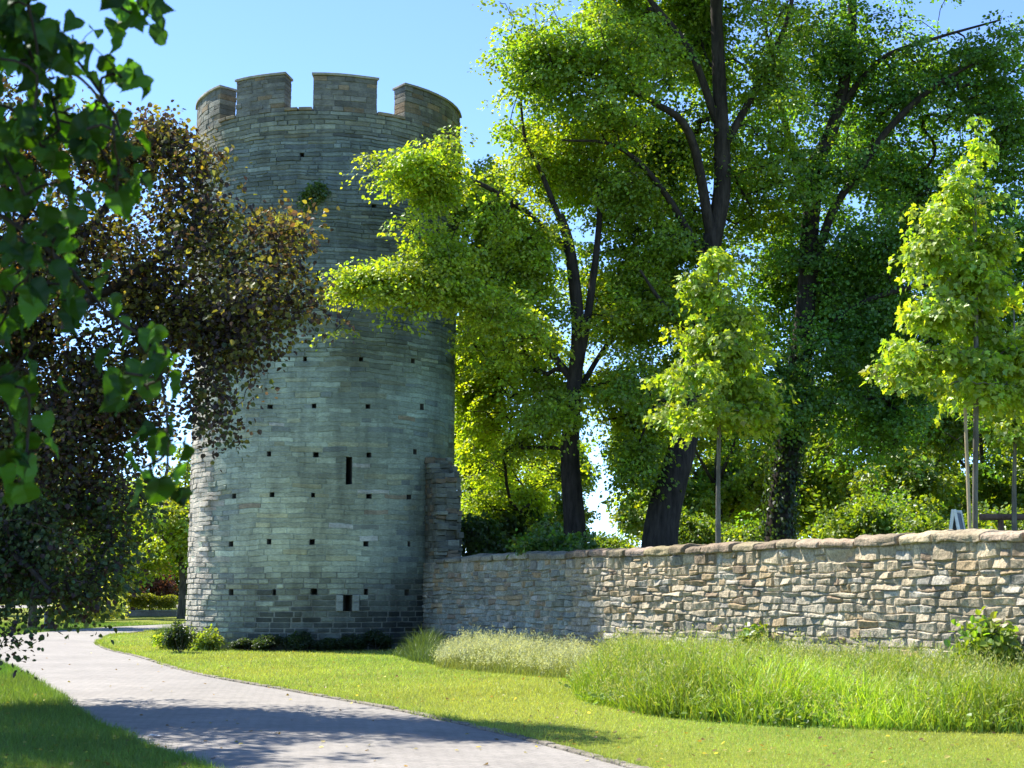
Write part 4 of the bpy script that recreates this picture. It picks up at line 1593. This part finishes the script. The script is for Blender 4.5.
# litter bin
bx, by = P(49, 628, 32)[0], 32.0 * K
bo = thing('litter_bin', 'dark litter bin standing on the grass at the far side of the path', 'litter bin', (bx, by, 0))
M_BIN = flat_mat('bin_metal', (.022, .028, .026), .5)
mb = MB()
tube(mb, [(bx, by, .08), (bx, by, .12), (bx, by, .5), (bx, by, .62)], [.17, .185, .2, .2], 20, (1, 1, 1))
mb.build('body', M_BIN, bo, (bx, by, 0))
mb = MB()
tube(mb, [(bx, by, .62), (bx, by, .64), (bx, by, .70), (bx, by, .74)], [.215, .22, .19, .08], 20, (1, 1, 1))
mb.build('lid', M_BIN, bo, (bx, by, 0))
mb = MB()
tube(mb, [(bx, by + .21, 0), (bx, by + .21, .95)], [.03, .03], 10, (1, 1, 1))
mb.build('post', M_BIN, bo, (bx, by, 0))

# ================================================================== shrubs at the tower's foot and on its face
def at_tower(px, py, out_=.25):
    ph, z = tower_hit(px, py)
    p = tmap(np.array(ph), np.array(z), out_)
    return p


p = at_tower(222, 640, .55)
sh = shrub('box_shrub', 'light green low shrub at the sunlit edge of the tower foot', (p[0], p[1], 0), .42, .26, 501, (.11, .15, .03), n=60, per=36, size=.07, spread=.15, group='shrubs around the tower foot')
p = at_tower(200, 640, .6)
dup(sh, (p[0] - .2, p[1], 0), 1.3, 1.0, 'yellow green low shrub between the dark round bush and the tower')
dk = shrub('box_shrub', 'small dark round bush left of the tower foot beside the lawn', (P(180, 646, 20.8)[0], 20.8 * K, 0), .36, .3, 505, (.018, .034, .013), n=70, per=40, size=.06, spread=.14, group='shrubs around the tower foot')  # tint darkened so the row copied from it looks shaded by the tower
for i, (px, lab) in enumerate([(252, 'first dark shrub from the left in the shaded row at the tower foot'), (275, 'second dark shrub from the left in the shaded row at the tower foot'),
                               (300, 'third dark shrub from the left in the shaded row at the tower foot'), (325, 'fourth dark shrub from the left in the shaded row at the tower foot'),
                               (350, 'fifth dark shrub from the left in the shaded row at the tower foot'), (373, 'last dark shrub at the right of the shaded row at the tower foot')]):
    p = at_tower(px, 645, .22)
    dup(dk, (p[0], p[1], 0), i * 1.1, (1.15 + .2 * (i % 2), .85, .42 + .12 * (i % 3)), lab)
# plants rooted in the masonry
p = at_tower(313, 212, .05)
shrub('wall_plant', 'green bushy plant growing out of the tower face below the battlements', p, .32, .42, 511, (.05, .085, .03), n=60, per=30, size=.08, spread=.16, cat='plant')
p = at_tower(427, 210, .05)
shrub('wall_plant', 'dark plant growing out of the tower face behind the maple boughs', p, .28, .36, 512, (.03, .055, .02), n=45, per=28, size=.08, spread=.15, cat='plant')


def at_wall(px, out_=.3):
    s_ = (px - 512) / F
    u = (s_ * WA[1] - WA[0]) / (WD[0] - s_ * WD[1])
    return wpt(np.array(u), np.array(0.0), np.array(out_))


p = at_wall(1003, .4)
shrub('leafy_shrub', 'bright leafy shrub against the wall at the right edge of the tall grass', (p[0], p[1], .4), .34, .42, 521, (.095, .14, .022), n=60, per=14, size=.115, spread=.2, leafm=M_LEAF_YOUNG)
p = at_wall(765, .25)
shrub('leafy_shrub', 'small leafy plant against the middle of the sunlit wall', (p[0], p[1], .5), .36, .24, 522, (.08, .12, .025), n=36, per=14, size=.11, spread=.18)

# ================================================================== GRASS
T_BLADE = (np.array([[-.5, 0, 0], [.5, 0, 0], [0, 1, .25]]), np.array([[0, 1, 2]]))
T_TALL = (np.array([[-.5, 0, 0], [.5, 0, 0], [.42, .45, .03], [-.42, .45, .03], [.28, .78, .14], [-.28, .78, .14], [0, 1.0, .34]]),
          np.array([[0, 1, 2, 3], [3, 2, 4, 5], [5, 4, 6, 6]]))
T_TALL = (T_TALL[0], np.array([[0, 1, 2], [0, 2, 3], [3, 2, 4], [3, 4, 5], [5, 4, 6]]))


def inside_poly(x, y, poly):
    poly = np.asarray(poly)
    n = len(poly)
    ins = np.zeros(len(x), bool)
    j = n - 1
    for i in range(n):
        xi, yi = poly[i, :2]
        xj, yj = poly[j, :2]
        c = ((yi > y) != (yj > y)) & (x < (xj - xi) * (y - yi) / (yj - yi + 1e-12) + xi)
        ins ^= c
        j = i
    return ins


PATHPOLY = np.vstack([RC[:, :2], LC[::-1, :2]])
SIDEPOLY = np.vstack([sA[:, :2], sB[::-1, :2]])
BEDPOLY = [(x_, y_ * K) for x_, y_ in [(.94, 11.96), (1.68, 10.5), (2.3, 10.0), (3.0, 9.7), (4.53, 9.34), (5.85, 9.14), (7.2, 8.6)]]
wl = lambda u, d=.0: tuple(wpt(np.array(u), np.array(0.), np.array(d))[:2])
BEDPOLY += [wl(29), wl(23), wl(15), wl(10.3)]
BEDPOLY += [(1.0, 13.8 * K)]
PALEPOLY = [(-1.55, 16.6 * K), (-.4, 15.8 * K), (1.1, 14.6 * K), (1.3, 13.6 * K), wl(10.6), wl(6.0), wl(2.5), (-1.7, 18.6 * K)]
SHADEPOLY = [(-2.9, 19.9 * K), (-2.2, 18.2 * K), (-1.5, 17.1 * K), (-1.5, 18.4 * K), wl(2.6), wl(.1)]


def grass_field(n, xr, yr, dens_p=1.6):
    """random points, denser near the camera, in view."""
    y = yr[0] * (yr[1] / yr[0]) ** rng.uniform(0, 1, n)
    k = rng.uniform(-.37, .37, n)
    return k * y, y


n = 560000
x, y = grass_field(n, None, (11.5, 76))
keep = ~inside_poly(x, y, PATHPOLY) & ~inside_poly(x, y, SIDEPOLY) & (np.hypot(x - TC[0], y - TC[1]) > TR + .05)
dw = (x - WA[0]) * WN[0] + (y - WA[1]) * WN[1]
keep &= (dw > 0) | (x < -9.5)
x, y = x[keep], y[keep]
n = len(x)
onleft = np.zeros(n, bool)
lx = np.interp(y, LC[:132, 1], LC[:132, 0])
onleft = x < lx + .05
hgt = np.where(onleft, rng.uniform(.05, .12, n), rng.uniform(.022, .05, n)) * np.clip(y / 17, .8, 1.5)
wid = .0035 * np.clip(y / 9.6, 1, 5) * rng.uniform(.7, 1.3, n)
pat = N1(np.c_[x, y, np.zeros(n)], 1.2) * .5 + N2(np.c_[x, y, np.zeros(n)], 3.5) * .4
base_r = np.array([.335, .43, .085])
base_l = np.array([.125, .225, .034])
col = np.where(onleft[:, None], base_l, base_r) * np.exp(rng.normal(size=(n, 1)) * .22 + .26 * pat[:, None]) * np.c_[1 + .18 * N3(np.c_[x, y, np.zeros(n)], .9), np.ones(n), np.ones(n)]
worn = N2(np.c_[x * .7, y * .35, np.zeros(n)], .9)
dry = (rng.uniform(0, 1, n) < .05 + .10 * np.clip(pat, 0, 1) + .35 * np.clip(worn - .75, 0, 1)) & ~onleft
col = np.where(dry[:, None], np.array([.38, .34, .15]), col)
ax = unit(np.c_[rng.normal(size=(n, 2)) * .5, np.ones(n)])
mb = MB()
for line, side, ne in ((RC, 1, 15000), (LC, -1, 13000)):
    kk = rng.integers(20, 170, ne)
    ff = rng.uniform(0, 1, (ne, 1))
    pe = line[kk] * (1 - ff) + line[kk + 1] * ff
    te = unit(line[kk + 1] - line[kk])
    ne_ = np.c_[te[:, 1], -te[:, 0], np.zeros(ne)] * side
    cl_ = N3(pe, 2.2)
    pe = pe + ne_ * (np.where(side > 0, .03, -.04) + rng.uniform(-.02, .16, (ne, 1)) - .05 * cl_[:, None])
    pe[:, 2] = 0
    keep_ = cl_ > rng.uniform(-.9, .5, ne)
    pe, m_e = pe[keep_], int(keep_.sum())
    scatter(mb, T_BLADE, pe, unit(np.c_[rng.normal(size=(m_e, 2)) * .6, np.ones(m_e)]), np.c_[rng.normal(size=(m_e, 2)), np.zeros(m_e)], rng.uniform(.04, .13, m_e),
            (np.array([.25, .34, .06]) if side > 0 else base_l) * np.exp(rng.normal(size=(m_e, 1)) * .3), .004 * np.clip(pe[:, 1] / 9.6, 1, 5) * rng.uniform(.7, 1.4, m_e))
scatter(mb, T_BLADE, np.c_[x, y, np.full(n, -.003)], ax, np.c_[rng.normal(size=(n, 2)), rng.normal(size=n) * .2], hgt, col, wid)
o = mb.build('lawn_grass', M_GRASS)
o['kind'] = 'stuff'
tag(o, 'short mown lawn grass on both sides of the path', 'grass')
nl_ = 1500
xl, yl = grass_field(nl_, None, (12, 50))
onp = inside_poly(xl, yl, PATHPOLY)
dwl = (xl - WA[0]) * WN[0] + (yl - WA[1]) * WN[1]
kl = (dwl > .5) & (np.hypot(xl - TC[0], yl - TC[1]) > TR + .3) & (~onp | (rng.uniform(0, 1, nl_) < .35))
xl, yl, onp = xl[kl], yl[kl], onp[kl]
nl_ = len(xl)
mb = MB()
scatter(mb, T_LEAF, np.c_[xl, yl, np.where(onp, .014, .03)], np.c_[rng.normal(size=(nl_, 2)), rng.normal(size=nl_) * .15], np.c_[rng.normal(size=(nl_, 2)) * .35, np.ones(nl_)], rng.uniform(.03, .065, nl_),
        np.where((rng.uniform(0, 1, nl_) < .6)[:, None], np.array([.17, .115, .05]), np.array([.30, .27, .09])) * np.exp(rng.normal(size=(nl_, 1)) * .35))
o = mb.build('fallen_leaves', M_LEAF_BRONZE)
o['kind'] = 'stuff'
tag(o, 'scattered dry brown fallen leaves on lawn and path', 'leaf litter')


def tall_grass(name, label, poly, n, h, wid, colf, lean=.28, heads=0.0, headcol=(.34, .3, .17), seed=0, noedge=(), weeds=0):
    g = np.random.default_rng(seed)
    poly = np.asarray([q[:2] for q in poly])
    lo, hi = poly.min(0), poly.max(0)
    X, Y = [], []
    while sum(map(len, X)) < n:
        a, b_ = g.uniform(lo[0], hi[0], n * 2), g.uniform(lo[1], hi[1], n * 2)
        k = inside_poly(a, b_, poly)
        clump = N1(np.c_[a, b_, np.zeros(len(a))], 2.6)
        k &= clump > g.uniform(-1.3, .3, len(a))
        X.append(a[k])
        Y.append(b_[k])
    X, Y = np.concatenate(X)[:n], np.concatenate(Y)[:n]
    hn = N2(np.c_[X, Y, np.zeros(n)], 1.3)
    edge = np.full(n, 9.0)
    for i in range(len(poly)):
        a_, b_ = poly[i], poly[(i + 1) % len(poly)]
        if i in noedge:
            continue
        tt = np.clip(((X - a_[0]) * (b_[0] - a_[0]) + (Y - a_[1]) * (b_[1] - a_[1])) / ((b_ - a_) ** 2).sum(), 0, 1)
        edge = np.minimum(edge, np.hypot(X - a_[0] - tt * (b_[0] - a_[0]), Y - a_[1] - tt * (b_[1] - a_[1])))
    en = edge + .22 * N3(np.c_[X, Y, np.zeros(n)], 3.2)
    H = h * (1 + .3 * hn + .14 * N1(np.c_[X, Y, np.zeros(n)], 5.0)) * g.uniform(.45, 1.2, n) * np.clip(.32 + en * 1.1, .22, 1)
    ax = unit(np.c_[g.normal(size=(n, 2)) * lean + np.array([.06, -.03]), np.ones(n)])
    nr = np.c_[g.normal(size=(n, 2)), np.zeros(n)]
    mb = MB()
    pos = np.c_[X, Y, np.zeros(n)]
    scatter(mb, T_TALL, pos, ax, nr, H, colf(n, g, hn) * np.exp(.3 * N3(np.c_[X, Y * .6, np.zeros(n)], 1.4))[:, None], wid * g.uniform(.6, 1.3, n))
    if weeds:
        q = g.choice(n, weeds, replace=False)
        q = np.repeat(q, 14)
        mm = len(q)
        wp = pos[q] + np.c_[g.normal(size=(mm, 2)) * .12, g.uniform(.05, .95, mm) * H[q] * .9]
        scatter(mb, T_LEAF, wp, np.c_[g.normal(size=(mm, 2)), g.normal(size=mm) * .4 + .1], np.c_[g.normal(size=(mm, 2)) * .5, np.ones(mm)], g.uniform(.045, .11, mm),
                np.array([.15, .24, .035]) * np.exp(g.normal(size=(mm, 1)) * .3))
    o = mb.build(name, M_GRASS)
    o['kind'] = 'stuff'
    tag(o, label, 'grass')
    if heads:
        m = int(n * heads)
        k = g.choice(n, m, replace=False)
        hb = MB()
        st = pos[k] + ax[k] * (H[k] * g.uniform(.85, 1.0, m))[:, None]
        top = st + (unit(ax[k] + g.normal(size=(m, 3)) * .25)) * (g.uniform(.12, .3, m))[:, None]
        # thin flowering stems with loose plumes
        for _ in range(7):
            tt = g.uniform(.2, 1, m)[:, None]
            q = st * (1 - tt) + top * tt + g.normal(size=(m, 3)) * .018
            scatter(hb, T_DIA, q, unit(top - st) + .5 * g.normal(size=(m, 3)), g.normal(size=(m, 3)), g.uniform(.03, .065, m),
                    np.asarray(headcol) * np.exp(g.normal(size=(m, 1)) * .2), g.uniform(.012, .026, m))
        scatter(hb, T_BLADE, pos[k], (top - pos[k]), nr[k], np.linalg.norm(top - pos[k], axis=1), np.tile(np.array([.2, .2, .07]), (m, 1)), np.full(m, .005))
        hb.build('seed_heads', M_GRASS, o, (0, 0, 0))['kind'] = 'stuff'
    return o


def col_lush(n, g, hn):
    c = np.array([.26, .40, .034]) * np.exp(g.normal(size=(n, 1)) * .22)
    k = g.uniform(0, 1, n)
    return np.where((k < .2)[:, None], np.array([.38, .45, .07]), c)


def col_pale(n, g, hn):
    c = np.array([.26, .31, .10]) * np.exp(g.normal(size=(n, 1)) * .2)
    k = g.uniform(0, 1, n)
    return np.where((k < .3)[:, None], np.array([.2, .27, .05]), c)


def col_shade(n, g, hn):
    return np.array([.11, .18, .045]) * np.exp(g.normal(size=(n, 1)) * .2)


tall_grass('tall_grass', 'lush tall green grass growing in front of the sunlit wall', BEDPOLY, 95000, .62, .015, col_lush, lean=.36, heads=.05, headcol=(.36, .40, .16), seed=1, weeds=420)
tall_grass('feathery_grass', 'pale feathery seeding grass at the foot of the wall between tower and lush grass', PALEPOLY, 22000, .42, .011, col_pale, heads=.2, headcol=(.46, .50, .34), seed=2)
tall_grass('shaded_grass', 'dark green tall grass in the shaded corner of tower and wall', SHADEPOLY, 13000, .6, .012, col_shade, lean=.4, seed=3)
og = [(P(160, 632, 26)[0], 25.5 * K), (P(190, 632, 26)[0], 25.0 * K), (P(190, 632, 24)[0], 23.5 * K), (P(168, 632, 24)[0], 23.6 * K)]
tall_grass('arching_grass', 'soft arching grass clump at the bend of the path beside the tower', og, 5500, .6, .014, col_shade, lean=.5, seed=4)

# ================================================================== small things on the bank
# white folding sign
sx, sy = P(957, 520, 18.5)[:2]
fs = thing('folding_sign', 'white folding sandwich board frame standing on the bank above the wall', 'sign', (sx, sy, BZ))
M_WHITE = flat_mat('white_paint', (.72, .74, .74), .5, .1)
M_SLATE = flat_mat('sign_board', (.06, .075, .085), .6, .2)
ztop = P(957, 510, 18.5)[2]
fs.rotation_euler = (0, 0, R(-29))
for sgn in (-1, 1):
    mb = MB()
    for yy in (-.28, .28):
        a = np.array([sx + sgn * .23, sy + yy, BZ])
        b2 = np.array([sx + sgn * .015, sy + yy, ztop])
        tube(mb, [a, b2], [.045, .045], 4, (1, 1, 1))
    for f in (.12, .97):
        zz = BZ + (ztop - BZ) * f
        xx = sx + sgn * (.23 - .215 * f)
        tube(mb, [(xx, sy - .28, zz), (xx, sy + .28, zz)], [.028, .028], 4, (1, 1, 1))
    fr = mb.build('frame', M_WHITE, fs, (sx, sy, BZ))
    mb = MB()
    q = []
    for f, yy in ((.15, -.26), (.15, .26), (.94, .26), (.94, -.26)):
        q.append((sx + sgn * (.23 - .215 * f), sy + yy, BZ + (ztop - BZ) * f))
    q = np.array(q)
    th = np.array([sgn * .012, 0, .004])
    mb.add(np.vstack([q - th, q + th]), [[0, 1, 2, 3], [7, 6, 5, 4], [0, 4, 5, 1], [1, 5, 6, 2], [2, 6, 7, 3], [3, 7, 4, 0]])
    mb.build('board', M_SLATE, fr, (sx, sy, BZ))
# wooden rail
M_WOOD = bark_mat('weathered_wood', (.10, .06, .045), (.19, .125, .095), scale=14, bump=.3)
a = P(987, 517, 19.0)
b2 = P(1100, 517, 19.6)
ro = thing('wooden_rail', 'reddish brown wooden rail on posts behind the wall at the right edge', 'rail', (a[0], a[1], BZ))
O = (a[0], a[1], BZ)
mb = MB()
tube(mb, [a - [.15, 0, 0], (a + b2) / 2, b2 + [.1, 0, 0]], [.075, .078, .075], 10, (1, 1, 1))
mb.build('beam', M_WOOD, ro, O)
for f in (.12, .9):
    q = a + (b2 - a) * f
    mb = MB()
    tube(mb, [(q[0], q[1] + .03, BZ - .1), (q[0], q[1] + .03, q[2] - .07)], [.07, .07], 10, (1, 1, 1))
    mb.build('post', M_WOOD, ro, O)

# scrap of white paper at the path edge
p = P(155, 730.5, 8.95)
mb = MB()
g = np.random.default_rng(9)
U, V = np.meshgrid(np.linspace(-.07, .07, 6), np.linspace(-.05, .05, 5), indexing='ij')
Z = .012 + .012 * N2(np.stack([U, V, U * 0], -1) * 30) + .012
mb.add(np.stack([p[0] + U + .3 * V, p[1] + V, Z], -1).reshape(-1, 3), gridfaces(6, 5))
mb.add(np.stack([p[0] + U + .3 * V, p[1] + V, Z - .001], -1).reshape(-1, 3), gridfaces(6, 5, True))
tag(mb.build('paper_scrap', M_WHITE), 'crumpled scrap of white paper lying at the grassy edge of the path', 'litter')
